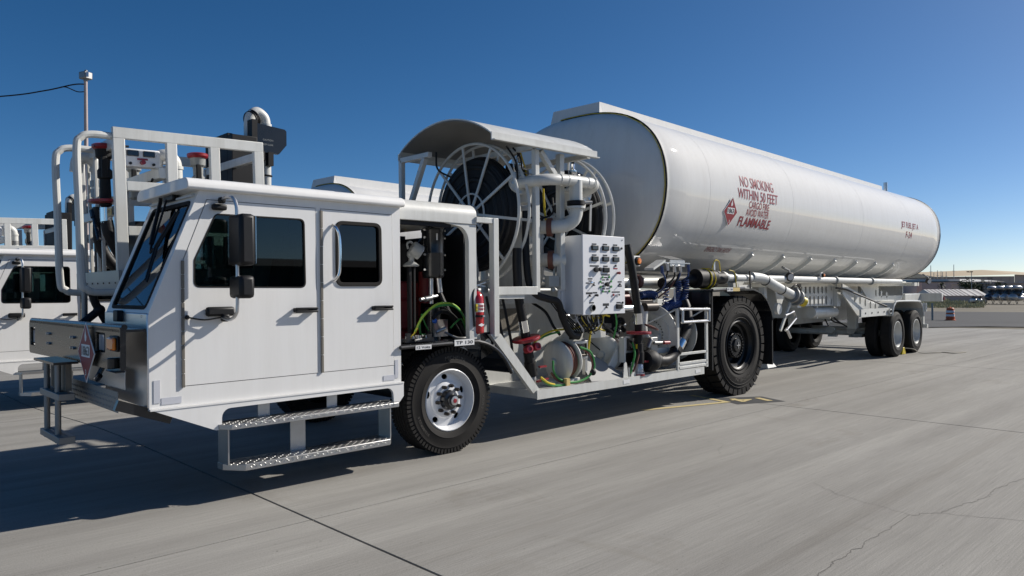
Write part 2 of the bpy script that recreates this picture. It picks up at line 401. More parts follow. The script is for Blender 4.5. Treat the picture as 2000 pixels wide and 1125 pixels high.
def flat(pts, z): m = M(); m.add([(a, b, z) for a, b in pts], [tuple(range(len(pts)))]); return m
flat([(7.68, -.42), (8.394, -.78), (8.62, -.29), (7.98, .14)], .003).build('black_patch', 'paint_black', mk, smooth=0)
strip([(6.35, .25), (7.75, -.2)], .09, .005).build('yellow_line', 'paint_yellow', mk, smooth=0)
strip([(7.75, -.24), (8.0, .55)], .09, .006).build('yellow_line', 'paint_yellow', mk, smooth=0)
c0, ex, ey = Vector((8.16, -.34)), Vector((.40, -.27)).normalized(), Vector((.24, .47)).normalized()
text('14', .36, .36, lambda u, v: (*(c0 - ex*u*1.5 - ey*v*.9), .0075), 'paint_yellow', 'number', mk, bold=.02)

# ------------------------------------------------------------ the near tractor
TR = thing('refueler_tractor', (4.5, 1.5, 0), 'white airport refuelling tractor with four door cab, hose reels and control cabinet, nearest the camera', 'truck', 'white refuelling tractors')
CW = 1.05
outer = [(-.03, .79), (2.22, .79), (2.22, 2.452), (.35, 2.452), (-.03, 1.5)]
d1 = [(.213, .936), (1.352, .942), (1.337, 2.374), (.40, 2.376), (.217, 1.9)]
d2 = [(1.392, .944), (2.143, .948), (2.130, 2.366), (1.385, 2.372)]
w1 = rpoly([(.297, 1.69), (1.239, 1.683), (1.23, 2.27), (.467, 2.268), (.299, 1.90)], .05)
w2 = rpoly([(1.541, 1.708), (1.996, 1.708), (1.99, 2.262), (1.541, 2.262)], .06)
wf = rpoly([(.42, 1.72), (1.25, 1.72), (1.25, 2.2), (.52, 2.2)], .05)
M().plate(outer, [d1, d2], XZ(0), .035).build('cab_side', 'cab_white', TR)
M().plate(outer, [wf], XZ(CW-.035), .035).build('cab_side', 'cab_white', TR)
M().plate(wf, [], XZ(CW-.02), .006).build('far_window', 'screen_glass', TR)
M().box(2.185, 2.22, .036, CW-.036, .79, 2.438).build('cab_rear', 'cab_white', TR)
M().box(0, 2.18, .036, CW-.036, .80, .84).build('cab_floor', 'black_matt', TR)
nose = M().box(-.042, -.012, .002, CW, .80, 1.497).build('nose_panel', 'brushed', TR, bevel=.006)
M().cbox((-.06, .62, 1.47), (.05, .11, .09)).build('nose_camera', 'plastic', nose, bevel=.008)
text('CS', .03, .018, lambda u, v: (-.0435, .12-u, 1.475+v), 'print_black', 'mark', nose)
sv, su = Vector((.371, 0, .93)).normalized(), Vector((0, 1, 0)); sn = Vector((-.93, 0, .371)).normalized()
WS = lambda u, v, w: Vector((-.03, 0, 1.5)) + su*u + sv*v - sn*w
wsh = rpoly([(.11, .035), (.94, .035), (.94, .925), (.075, .925)], .05)
M().plate([(.0365, .0), (CW-.0365, 0), (CW-.0365, 1.02), (.0365, 1.02)], [wsh], WS, .03).build('windshield_frame', 'cab_white', TR)
ws = M().plate(inset(wsh, .001), [], lambda u, v, w: WS(u, v, w+.008), .006).build('windshield', 'screen_glass', TR)
M().plate(inset(wsh, -.008), [inset(wsh, .022)], lambda u, v, w: WS(u, v, w-.006), .012).build('rubber_seal', 'rubber', ws)
def wp(y, z, off=.035): s = (z-1.5)/sv.z; return WS(y, s, -off)
for pts, r in (([(.70, 2.43, .05), (.66, 2.40, .05), (.50, 2.1, .05), (.44, 2.02, .05)], .016), ([(.52, 2.40, .05), (.45, 2.1, .04), (.43, 2.02, .04)], .009)):
    M().tube([wp(*p) for p in pts], r, 6).build('wiper_arm', 'plastic', TR)
M().tube([wp(.20, 2.27), wp(.34, 2.0, .04), wp(.25, 1.74)], .011, 6).build('wiper_blade', 'plastic', TR)
M().tube([wp(.14, 2.27), wp(.27, 1.98, .045), wp(.21, 1.72)], .008, 6).build('wiper_blade', 'plastic', TR)
M().tube([wp(.44, 2.02, .045), wp(.38, 1.95, .045), wp(.34, 1.98, .045)], .01, 6).build('wiper_link', 'plastic', TR)
M().cbox((.30, .48, 2.42), (.05, .22, .05)).build('wiper_motor', 'plastic', TR, bevel=.01)
# roof cap with rounded eaves
rp = [(-.05, 2.440), (-.062, 2.453)]+[(-.062+.08*(1-math.cos(a)), 2.463+.07*math.sin(a)) for a in [math.pi/2*i/6 for i in range(1, 7)]]
rp += [(CW-q[0], q[1]) for q in reversed(rp)]
roof = M().plate(rp, [], YZ(.235), 2.005).build('roof', 'cab_white', TR, smooth=40, bevel=.012)
M().box(.55, 1.62, .14, .92, 2.534, 2.556).build('roof_pad', 'cab_white', roof, bevel=.012)
for y in (.10, .24, .80, .92): M().cbox((.335, y, 2.405), (.02, .018, .018)).build('rivet', 'bolt', roof)
# doors
def door(poly, win, glass, hx, hz0, hz1, hxx):
    D = M().plate(inset(poly, .0055), [win], XZ(-.003), .036).build('cab_door', 'cab_white', TR)
    M().plate(inset(win, .001), [], XZ(.010), .006).build('window', glass, D)
    for k in range(9):
        a, b = hz0+(hz1-hz0)*k/9, hz0+(hz1-hz0)*(k+1)/9-.006
        M().box(hx-.010, hx+.010, -.016, -.0035, a, b).build('hinge', 'worn_steel', D)
    H = M().box(hxx, hxx+.205, -.012, -.004, 1.478, 1.512)
    H.box(hxx+.16, hxx+.205, -.05, -.012, 1.475, 1.515); H.box(hxx, hxx+.02, -.05, -.012, 1.475, 1.513); H.box(hxx, hxx+.205, -.062, -.045, 1.472, 1.488); H.box(hxx, hxx+.205, -.062, -.045, 1.500, 1.516)
    H.build('handle', 'plastic', D, bevel=.004)
    return D
D1 = door(d1, w1, 'tint_glass', .213, .93, 1.9, 1.119)
M().plate(inset(w1, -.002), [inset(w1, .009)], XZ(-.005), .012).build('window_seal', 'rubber', D1)
M().box(.60, .64, .012, .03, 1.69, 2.26).build('window_bar', 'black_matt', D1)
D2 = door(d2, w2, 'dark_glass', 1.388, .945, 2.36, 1.894)
M().plate(inset(w2, -.014), [inset(w2, .02)], XZ(-.016), .02).build('window_seal', 'rubber', D2, bevel=.004)
M().tube(spline([(1.495, -.006, 2.235), (1.515, -.05, 2.20), (1.535, -.065, 2.10), (1.535, -.065, 1.85), (1.515, -.05, 1.77), (1.50, -.006, 1.742)], 5), .013, 8).build('grab_handle', 'chrome', TR)
# cab interior
for y in (.28, .74):
    S = M().box(.95, 1.38, y-.2, y+.2, 1.25, 1.42).build('seat', 'seat_cloth', TR, bevel=.04)
    M().cbox((1.40, y, 1.72), (.13, .40, .68), Matrix.Rotation(.18, 3, 'Y')).build('seat_back', 'seat_cloth', S, bevel=.04)
    M().cbox((1.49, y, 2.13), (.09, .24, .16)).build('headrest', 'seat_cloth', S, bevel=.03)
M().box(.06, .42, .05, CW-.05, 1.2, 1.52).build('dashboard', 'trim_white', TR, bevel=.03)
M().ring((.62, .30, 1.62), Vector((-.6, 0, 1)), .2, .016, 32, 8).cyl((.36, .30, 1.38), (.62, .30, 1.62), .025).beam((.62, .12, 1.62), (.62, .48, 1.62), .03, .02).build('steering_wheel', 'plastic', TR)
M().box(1.60, 1.63, .05, CW-.05, .85, 2.40).build('cab_bulkhead', 'black_matt', TR)
M().box(.30, 1.6, .05, CW-.05, 2.395, 2.41).build('headliner', 'trim_white', TR)
# sill with the step well cut out, stickers on the corners
sill = [(-.03, .786), (.455, .572), (.502, .572)]+[(.502+.07*(1-math.cos(a)), .665+.07*math.sin(a)) for a in [math.pi/2*i/5 for i in range(6)]]
sill += [(2.05+.07*math.sin(a), .675+.07*math.cos(a)) for a in [math.pi/2*i/5 for i in range(6)]]+[(2.125, .60), (2.155, .567), (2.236, .655), (2.236, .786)]
SL = M().plate(sill, [], XZ(-.018), .03).build('sill', 'cab_white', TR)
M().box(-.03, 2.236, -.024, .03, .776, .789).build('sill_ledge', 'cab_white', SL)
for (x0, x1, z0, z1) in ((0.0, .045, .83, 1.0), (.055, .20, .815, .865), (2.15, 2.185, .83, 1.0), (2.02, 2.145, .815, .862)):
    st = M().box(x0, x1, -.0045, -.0015, z0, z1).build('sticker', 'label_grey', TR)
def treads(m, x0, x1, y0, y1, z, px=.035):
    k = 0; nx = int((x1-x0)/px); ny = max(1, int((y1-y0)/px))
    for i in range(nx):
        for j in range(ny):
            a = math.pi/4 if (i+j) % 2 else -math.pi/4; c = Vector((x0+(i+.5)*px, y0+(j+.5)*px, z)); d = Vector((math.cos(a), math.sin(a), 0))*.014; s = Vector((-d.y, d.x, 0))*.33
            m.add([c-d, c-s, c+d, c+s, c-d*.5+Vector((0, 0, .003)), c+d*.5+Vector((0, 0, .003))], [(0, 1, 4), (1, 2, 5, 4), (2, 3, 5), (3, 0, 4, 5)])
    return m
def treadf(m, x0, x1, z0, z1, y, px=.035):
    o = len(m.v); treads(m, x0, x1, z0, z1, 0, px)
    for i in range(o, len(m.v)): q = m.v[i]; m.v[i] = Vector((q.x, y-q.z, q.y))
def step(x0, x1, yb, yf, z0, z1, ch):
    o = [(x0, yb), (x0, yf+ch), (x0+ch*.8, yf), (x1-ch*.4, yf), (x1, yf+ch*.5), (x1, yb)]
    S = M().plate(o, [], lambda u, v, w: (u, v, z0+w), z1-z0).build('step', 'alloy', TR, bevel=.003)
    t = treads(M(), x0+.02, x1-.02, yf+.02, yb, z1); treadf(t, x0+ch, x1-ch*.5, z0+.003, z1-.003, yf, .04); treadf(t, x0+ch+.02, x1-ch*.5, z0+.012, z1-.003, yf, .047)
    tag(t.build('tread_lugs', 'alloy', S, smooth=0), kind='stuff')
    return S
step(.475, 2.145, .13, -.11, .575, .615, .08); step(.55, 2.11, .20, -.06, .225, .278, .15)
for (x, w) in ((.555, .03), (2.09, .03)): M().box(x, x+.012, .0, .19, .278, .575).build('step_hanger', 'alloy', TR)
M().box(1.16, 1.30, .14, .15, .278, .575).build('step_hanger', 'alloy', TR)
for x in (.86, 1.50): M().box(x, x+.10, .115, .125, .615, .80).build('step_hanger', 'alloy', TR)
# mirrors
MI = M().tube(spline([(.50, -.03, 2.365), (.50, -.12, 2.385), (.52, -.21, 2.375), (.53, -.25, 2.31), (.53, -.255, 2.2), (.53, -.255, 1.9), (.53, -.255, 1.56), (.525, -.24, 1.48), (.51, -.17, 1.44), (.50, -.05, 1.452)], 5), .0135, 8).build('mirror_arm', 'steel', TR)
def rbox(c, d, r, name, mt, par): return M().cbox(c, d).build(name, mt, par, bevel=r)
rbox((.57, -.25, 2.05), (.125, .235, .395), .03, 'mirror_head', 'plastic', MI); rbox((.57, -.245, 1.69), (.12, .225, .175), .03, 'mirror_head', 'plastic', MI)
M().box(.634, .638, -.355, -.145, 1.87, 2.23).build('mirror_glass', 'chrome', MI)
rbox((.49, -.025, 2.318), (.115, .05, .048), .015, 'mirror_bracket', 'plastic', MI); rbox((.50, -.05, 2.37), (.05, .06, .05), .015, 'mirror_bracket', 'plastic', MI)
rbox((.49, -.028, 1.50), (.225, .05, .075), .02, 'mirror_bracket', 'plastic', MI); rbox((.52, -.05, 1.45), (.06, .06, .06), .015, 'mirror_bracket', 'plastic', MI)
M().tube(spline([(.48, -.06, 1.455), (.36, -.04, 1.44), (.24, -.02, 1.462)], 5), .007, 6).ball((.24, -.02, 1.462), .018).build('mirror_stay', 'plastic', MI)
# bumper across the full width
BP = M().plate(rpoly([(.0, 1.085), (3.0, 1.06), (3.0, 1.385), (0, 1.40)], .05), [rpoly([(.40, 1.20), (.66, 1.19), (.66, 1.35), (.40, 1.35)], .02), rpoly([(2.74, 1.14), (2.95, 1.14), (2.95, 1.32), (2.74, 1.32)], .02)], YZ(-.215), .03).build('bumper', 'bronze_steel', TR)
M().box(-.225, -.186, -.002, .012, 1.09, 1.40).build('bumper_end', 'black_paint', BP)
M().tube([(-.19, .02, 1.402), (-.19, 2.98, 1.388)], .022, 10).build('bumper_top_rail', 'black_paint', BP)
M().box(-.215, -.05, .02, 2.98, 1.365, 1.385).build('bumper_shelf', 'black_paint', BP)
for (y0, y1, z) in ((.41, .65, 1.27), (2.75, 2.94, 1.23)):
    M().box(-.19, -.15, y0, y1, z-.075, z+.075).build('headlight_box', 'black_matt', BP)
    M().box(-.197, -.191, y0+.09, y1-.02, z-.06, z+.06).build('headlight', 'lens', BP)
for y in (1.35, 2.2):
    for z in (1.19, 1.28): M().cyl((-.232, y, z), (-.214, y, z), .013, 6).cyl((-.232, y-.07, z), (-.214, y-.07, z), .013, 6).build('bolt', 'steel', BP)
ML = M().box(-.236, -.216, .03, .225, 1.225, 1.338).build('marker_lamp_box', 'plastic', TR, bevel=.006)
M().box(-.262, -.236, .045, .21, 1.235, 1.328).build('marker_lens', 'amber', ML, bevel=.012)
M().cyl((-.24, .12, 1.10), (-.24, .12, 1.18), .04).box(-.26, -.19, .0, .23, 1.075, 1.09).build('tow_bracket', 'black_paint', TR, bevel=.008)
def placard(c, au, av, an, hs, parent, s=1):
    c, au, av, an = Vector(c), Vector(au), Vector(av), Vector(an)
    f = lambda u, v, o: c+au*u+av*v+an*o
    dm = lambda k: [(0, -k), (k, 0), (0, k), (-k, 0)]
    P = M().plate(dm(hs), [], lambda u, v, w: f(u, v, -w), .006).build('placard', 'print_white', parent)
    for nm, mt, pts, o in (('red_field', 'print_red', dm(hs*.94), .0015), ('white_bar', 'print_white', [(-hs*.50, -.15*hs), (hs*.50, -.15*hs), (hs*.50, .27*hs), (-hs*.50, .27*hs)], .003),
                           ('flame', 'print_white', [(-.02*hs, .36*hs), (.1*hs, .42*hs), (.13*hs, .52*hs), (.06*hs, .62*hs), (.0, .82*hs), (-.06*hs, .66*hs), (-.12*hs, .54*hs), (-.09*hs, .42*hs)], .003)):
        m = M(); m.add([f(a, b, o) for a, b in pts], [tuple(range(len(pts)))]); m.build(nm, mt, P, smooth=0)
    text('1863', hs*.86, hs*.32, lambda u, v: f(u, v+.06*hs, .0045), 'print_black', 'number', P, bold=.02)
    text('3', hs*.12, hs*.2, lambda u, v: f(u, v-.66*hs, .003), 'print_white', 'class_number', P, bold=.02)
    return P
placard((-.245, .81, 1.18), (0, -1, 0), (0, 0, 1), (-1, 0, 0), .24, TR)
M().plate([(.33, .74), (1.70, .74), (1.70, .90), (.33, .90)], [], lambda u, v, w: (-.15+w, u, v), .004).build('tread_plate', 'galv', TR)
t = M(); treads(t, .36, 1.68, .75, .89, 0, .04); t.xf(lambda q: (-.150-q.z, q.x, q.y)); tag(t.build('tread_lugs', 'galv', TR, smooth=0), kind='stuff')
M().plate([(.33, .91), (1.30, .91), (1.30, 1.08), (.33, 1.06)], [], lambda u, v, w: (-.10+w, u, v), .004).build('lower_valance', 'brushed', TR)
M().tube([(-.17, .62, 1.08), (-.2, .62, 1.02), (-.23, .58, .985), (-.24, .52, .99), (-.23, .48, 1.02)], .02, 8).build('tow_hook', 'black_paint', TR)
M().beam((-.24, .06, .84), (.14, .06, .695), .05, .075).build('front_brace', 'black_paint', TR)
# boarding ladder hung from the bumper
LA = M().box(-.42, -.24, 1.05, 1.75, 1.075, 1.095).build('ladder_shelf', 'black_paint', TR)
M().box(-.30, -.255, 1.20, 1.72, .84, 1.07).build('ladder_back', 'worn_steel', TR)
for y in (1.30, 1.68): M().cyl((-.335, y, .405), (-.335, y, 1.075), .024, 12).build('ladder_post', 'galv', LA)
for z in (.445, .80):
    M().box(-.37, -.25, 1.12, 1.78, z-.028, z+.028).build('ladder_step', 'galv', LA, bevel=.004)
    t = treads(M(), -.36, -.26, 1.14, 1.76, z+.029, .04); tag(t.build('tread_lugs', 'galv', LA, smooth=0), kind='stuff')

# wheels ---------------------------------------------------------------
def tyre(root, cx, y0, cz, R, W, rim, d, kind):
    A = (0, d, 0); k = R-rim
    p = [(rim, .16*W), (rim+.02*R, .09*W), (rim+.06*R, .03*W), (rim+.3*k, .0), (rim+.33*k, -.004), (rim+.36*k, 0), (rim+.6*k, .0), (rim+.74*k, .03*W), (rim+.76*k, .025*W), (rim+.79*k, .045*W), (rim+.9*k, .09*W), (R-.012, .13*W)]
    c = [(R, .17*W)]
    if kind == 'road':
        for g in (.30, .43, .57, .70): c += [(R, g*W), (R-.013, g*W+.002), (R-.013, g*W+.012), (R, g*W+.014)]
    elif kind == 'big': c = [(R-.03, .17*W), (R-.03, .5*W)]
    c += [(R, .83*W)]
    m = M().lathe(p+c+[(a, W-b) for a, b in reversed(p)], (cx, y0, cz), A, 72, cap=False)
    def lug(a0, a1, r0, r1, w0, w1, sk=0):
        vs = []
        for (w, s) in ((w0, 0), (w1, sk)):
            for (a, r) in ((a0+s, r0), (a1+s, r0), (a1+s, r1), (a0+s, r1)):
                vs.append((cx+math.cos(a)*r, y0+d*w, cz+math.sin(a)*r))
        m.add(vs, [(0, 1, 2, 3), (7, 6, 5, 4), (0, 4, 5, 1), (1, 5, 6, 2), (2, 6, 7, 3), (3, 7, 4, 0)])
    if kind == 'big':
        n = 34
        for i in range(n):
            a = 2*math.pi*i/n; da = 2*math.pi/n*.78
            for (f0, f1, s0) in ((.03, .46, .5), (.97, .54, -.5)): lug(a+(da*.3 if s0 < 0 else 0), a+da+(da*.3 if s0 < 0 else 0), R-.11, R+.004, f0*W, f1*W, da*.45*(1 if s0 > 0 else 1))
    if kind == 'road':
        n = 76
        for i in range(n):
            a = 2*math.pi*i/n; da = 2*math.pi/n*.66
            for f in ((.045, .2), (.955, .8)): lug(a, a+da, R-.05, R+.002, f[0]*W, f[1]*W)
    return m.build('tyre', 'rubber', root, smooth=40)
def arc_text(s, root, cx, y, cz, r, a0, size, wdt):
    text(s, wdt, size, lambda u, v: (cx+math.cos(a0-u/r)*(r+v), y, cz+math.sin(a0-u/r)*(r+v)), 'dusty_rubber', 'sidewall_lettering', root, bold=.01)
def white_wheel(root, cx, y0, cz, d, near):
    T = tyre(root, cx, y0, cz, .538, .315, .300, d, 'road')
    A = (0, d, 0); o = (cx, y0, cz)
    rim = M().lathe([(.312, .045), (.316, .018), (.306, .012), (.298, .03), (.282, .05), (.276, .11), (.27, .118)], o, A, 48, cap=False)
    rim.v.extend([]); holes = [[(.232*math.cos(a)+.038*math.cos(b)*-math.sin(a)+.028*math.sin(b)*math.cos(a), .232*math.sin(a)+.038*math.cos(b)*math.cos(a)+.028*math.sin(b)*math.sin(a)) for b in [2*math.pi*j/14 for j in range(14)]] for a in [2*math.pi*i/5+.35 for i in range(5)]]
    rim.plate(circ(0, 0, .274, 48), holes+[circ(0, 0, .19, 40)], lambda u, v, w: (cx+u, y0+d*(.112-.022*(1-(math.hypot(u, v)-.19)/.084)+w), cz+v), .014)
    rim.lathe([(.192, .092), (.188, .072), (.178, .064), (.1, .060), (.098, .1)], o, A, 40, cap=False)
    Rm = rim.build('rim', 'rim_white', root, smooth=40)
    M().lathe([(.274, .17), (.2, .17), (.01, .17)], o, A, 32).build('brake_drum', 'black_matt', Rm)
    if near:
        M().lathe([(.1, .09), (.102, .02), (.09, .0), (.062, -.01), (.06, -.04), (.052, -.05), (.02, -.05)], o, A, 32).build('hub', 'black_paint', Rm)
        M().lathe([(.046, -.049), (.046, -.056), (.03, -.058), (.001, -.058)], o, A, 24).build('hub_ring', 'steel', Rm)
        M().lathe([(.024, -.057), (.022, -.062), (.001, -.063)], o, A, 18).build('hub_cap', 'red', Rm)
        for i in range(10):
            a = 2*math.pi*i/10+.1; c = Vector((cx+.143*math.cos(a), y0, cz+.143*math.sin(a)))
            M().cyl(c+Vector((0, .066*d, 0)), c+Vector((0, .02*d, 0)), .019, 6).cyl(c+Vector((0, .021*d, 0)), c+Vector((0, .008*d, 0)), .013, 8).build('lug_nut', 'bolt', Rm)
        for s, a, sz, wd in (('MICHELIN', R_(83), .042, .26), ('XZUS 2', R_(-8), .028, .15), ('315/80R22.5', R_(212), .026, .24)): arc_text(s, T, cx, y0-.0015, cz, .43, a, sz, wd)
    return T
white_wheel(TR, 2.87, .05, .538, 1, True); white_wheel(TR, 2.87, 2.97, .538, -1, False)
M().cyl((2.87, .3, .55), (2.87, 2.7, .55), .09).build('front_axle', 'black_matt', TR)
def big_wheel(cx, y0, cz, d, near):
    T = tyre(TR, cx, y0, cz, .762, .46, .375, d, 'big'); o = (cx, y0, cz); A = (0, d, 0)
    M().ring((cx, y0-.001*d, cz), A, .60, .008, 64, 5).ring((cx, y0+.004*d, cz), A, .645, .006, 64, 5).ring((cx, y0+.004*d, cz), A, .43, .007, 64, 5).build('sidewall_rib', 'rubber', T)
    Rm = M().lathe([(.39, .06), (.395, .03), (.375, .02), (.36, .05), (.345, .06), (.335, .11), (.30, .12), (.285, .16), (.27, .22), (.2, .22), (.001, .22)], o, A, 56, cap=False).build('rim', 'black_satin', TR)
    if near:
        M().lathe([(.20, .22), (.195, .10), (.17, .085), (.15, .08), (.11, .08), (.10, .05), (.075, .045), (.005, .045)], o, A, 32).build('hub', 'black_satin', Rm)
        n_ = M()
        for i in range(24):
            a = 2*math.pi*i/24; c = Vector((cx+.178*math.cos(a), y0, cz+.178*math.sin(a))); n_.cyl(c+Vector((0, .09*d, 0)), c+Vector((0, .06*d, 0)), .015, 6)
        n_.build('hub_bolts', 'black_matt', Rm)
        M().beam((cx-.05, y0+.042, cz), (cx+.05, y0+.042, cz), .012, .012).beam((cx, y0+.042, cz-.05), (cx, y0+.042, cz+.05), .012, .012, (0, 1, 0)).build('hub_cross', 'steel', Rm)
        for a in (85, -85): arc_text('MICHELIN', T, cx, y0-.0025, cz, .53, R_(a) if a > 0 else R_(a), .05, .42)
big_wheel(8.57, .02, .762, 1, True); big_wheel(8.57, 2.98, .762, -1, False)
M().cyl((8.57, .4, .76), (8.57, 2.6, .76), .13).ball((8.57, 1.5, .76), .26).build('rear_axle', 'black_matt', TR)
for y in (.98, 1.92): M().box(.1, 9.3, y, y+.1, .86, 1.12).build('frame_rail', 'black_matt', TR)
for x in (.15, 2.2, 4.0, 6.4, 9.2): M().box(x, x+.1, 1.08, 1.92, .9, 1.08).build('cross_member', 'black_matt', TR)
# front fender: flat top rolling down behind the wheel
fa = [(2.20, 1.125), (3.05, 1.135), (3.2, 1.125), (3.33, 1.085), (3.45, 1.015), (3.55, .92), (3.62, .82), (3.65, .765)]
FE = M()
for i in range(len(fa)-1):
    (a, b), (c, e_) = fa[i], fa[i+1]
    FE.add([(a, -.02, b), (a, .5, b), (c, .5, e_), (c, -.02, e_), (a, -.02, b-.012), (a, .5, b-.012), (c, .5, e_-.012), (c, -.02, e_-.012)], [(0, 1, 2, 3), (7, 6, 5, 4), (0, 3, 7, 4), (1, 5, 6, 2), (0, 4, 5, 1), (2, 6, 7, 3)])
FN = FE.build('front_fender', 'black_paint', TR, smooth=40)
M().tube(spline([(a, -.02, b-.012) for a, b in fa], 3), .021, 8).build('fender_lip', 'black_paint', FN)
M().box(2.22, 3.4, .5, .56, 1.02, 1.13).build('fender_rail', 'black_paint', FN)
M().plate([(3.32, .92), (3.50, .98), (3.50, 1.2), (3.32, 1.2)], [circ(3.42, 1.08, .05, 14)], XZ(.10), .01).build('fender_bracket', 'black_paint', FN)
def label(x0, x1, z0, z1, y, s, parent, mt='label_white', tm='print_black', tw=.85, th=.55, sl=0):
    f = lambda u, v, o: (u, y-o, v+sl*(u-x0))
    m = M(); m.plate([(x0, z0), (x1, z0), (x1, z1), (x0, z1)], [], lambda u, v, w: f(u, v, w), .002)
    L_ = m.build('label', mt, parent)
    if s: text(s, (x1-x0)*tw, (z1-z0)*th, lambda u, v: f((x0+x1)/2+u, (z0+z1)/2+v, .0035), tm, 'lettering', L_, bold=.015)
label(2.84, 3.10, 1.092, 1.153, -.0425, 'TP 130', FN); label(2.36, 2.55, 1.083, 1.125, -.0425, '12 Volts', FN)
# rear fender and mud flap
ra = [(7.70, 1.62), (8.55, 1.64), (8.9, 1.64), (9.15, 1.58), (9.33, 1.46), (9.46, 1.30), (9.52, 1.15)]
RF = M()
for i in range(len(ra)-1):
    (a, b), (c, e_) = ra[i], ra[i+1]
    RF.add([(a, -.03, b), (a, .55, b), (c, .55, e_), (c, -.03, e_), (a, -.03, b-.03), (a, .55, b-.03), (c, .55, e_-.03), (c, -.03, e_-.03)], [(0, 1, 2, 3), (7, 6, 5, 4), (0, 3, 7, 4), (1, 5, 6, 2), (0, 4, 5, 1), (2, 6, 7, 3)])
RN = RF.build('rear_fender', 'black_paint', TR, smooth=45)
M().tube([(7.68, -.035, 1.62), (8.6, -.035, 1.645)], .02, 8).build('fender_rail', 'black_paint', RN)
label(8.05, 8.22, 1.60, 1.655, -.056, '1P 130', RN); label(8.225, 8.42, 1.60, 1.655, -.056, '', RN, 'caution')
M().box(9.50, 9.53, -.02, .52, .40, 1.2).build('mud_flap', 'black_matt', TR); M().box(7.70, 7.73, -.01, .56, .45, 1.6).build('mud_guard', 'black_matt', TR)
M().box(7.66, 7.70, .0, .3, 1.42, 1.60).build('fender_bracket', 'black_paint', RN)
# ------------------------------------------------------------ lift platform beside the cab (sagging 1.6 degrees towards the nose)
rt = Matrix.Rotation(R_(-1.6), 3, 'Y'); pc = Vector((1.45, 2, 2.4))
def tilt(q): return rt @ (Vector(q)-pc) + pc
def PB(m, name, mt, par, bevel=0, smooth=35): m.xf(tilt); return m.build(name, mt, par, smooth, bevel)
yN, yF, xa, xb, zT, zB = 1.34, 2.62, .17, 1.46, 3.06, 1.76
PL = PB(M().box(xa-.03, xb+.05, yN-.04, yF+.04, zB-.07, zB+.01), 'platform_deck', 'galv', TR, .006)
PB(M().box(xa-.05, xa-.03, yN-.05, yF+.05, zB-.09, zB+.13), 'toe_board', 'kit_grey', PL); PB(M().box(xa-.02, xb, yN-.05, yN-.035, zB+.01, zB+.13), 'toe_board', 'kit_white', PL)
m = M()
for k in range(7): m.cyl((xa-.056, yN+.18*k+.05, zB+.02), (xa-.05, yN+.18*k+.05, zB+.02), .008, 8)
PB(m, 'deck_bolts', 'bolt', PL)
def bar(p, q, w=.095, h=.06, name='rail', mt='kit_white', up=(0, 0, 1)): return PB(M().beam(p, q, w, h, up), name, mt, TR, .006)
for x in (xa, .62, 1.02, xb):
    bar((x, yN, zB), (x, yN, zT), .10 if x in (xa, xb) else .095, .05, 'railing_post', up=(0, 1, 0)); bar((x, yF, zB), (x, yF, zT-.02), .09, .05, 'railing_post', up=(0, 1, 0))
for z, h in ((zT, .10), (2.64, .085), (2.24, .085)):
    for y in (yN, yF): bar((xa-(.05 if z == zT else -.05), y, z+(.0 if z != zT else .045)), (xb+(.05 if z == zT else -.05), y, z+(.0 if z != zT else .045)), .052, h)
bar((xa, yN+.05, zT-.03), (xa, yF-.03, zT-.03), .06, .10); bar((xa, yN+.05, 2.43), (xa, yF-.03, 2.43), .05, .085)
bar((xb, yN+.05, zT-.05), (xb, yF-.03, zT-.05), .06, .085); bar((xb, yN+.05, 2.3), (xb, yF-.03, 2.3), .05, .085)
for y in (1.82, 1.98): bar((xa-.02, y, zB), (xa-.02, y, zT-.02), .03, .03, 'gate_post')
bar((xa, 2.3, zB), (xa, 2.3, zT-.05), .03, .03, 'gate_post')
PB(M().plate([(1.50, 2.39), (1.66, 2.39), (1.66, 2.455), (1.50, 2.455)], [], lambda u, v, w: (xa-.029-w, u, v), .003), 'caution_label', 'caution', TR)
text('CAUTION', .10, .022, lambda u, v: tilt((xa-.0335, 1.58-u, 2.43+v)), 'print_black', 'caution_lettering', TR)
PB(M().plate([(1.39, 2.39), (1.47, 2.39), (1.47, 2.465), (1.39, 2.465)], [], lambda u, v, w: (xa-.029-w, u, v), .003), 'serial_plate', 'black_matt', TR)
for y, x0, zt in ((1.36, -.155, 3.075), (2.0, -.175, 3.045)):
    PB(M().tube(spline([(xa-.02, y, zt), (x0+.12, y, zt), (x0+.035, y, zt-.035), (x0, y, zt-.14), (x0, y, 2.4), (x0, y, zB+.06), (x0+.04, y, zB-.03), (x0+.13, y, zB-.06), (xa+.1, y, zB-.06)], 6), .032, 10), 'guard_bar', 'kit_white', TR)
PB(M().cyl((xa-.06, 1.97, 2.45), (xa-.06, 1.80, 2.18), .02, 8).cyl((xa-.06, 1.97, 2.47), (xa-.06, 1.94, 2.40), .03, 8), 'gate_strut', 'black_paint', TR)
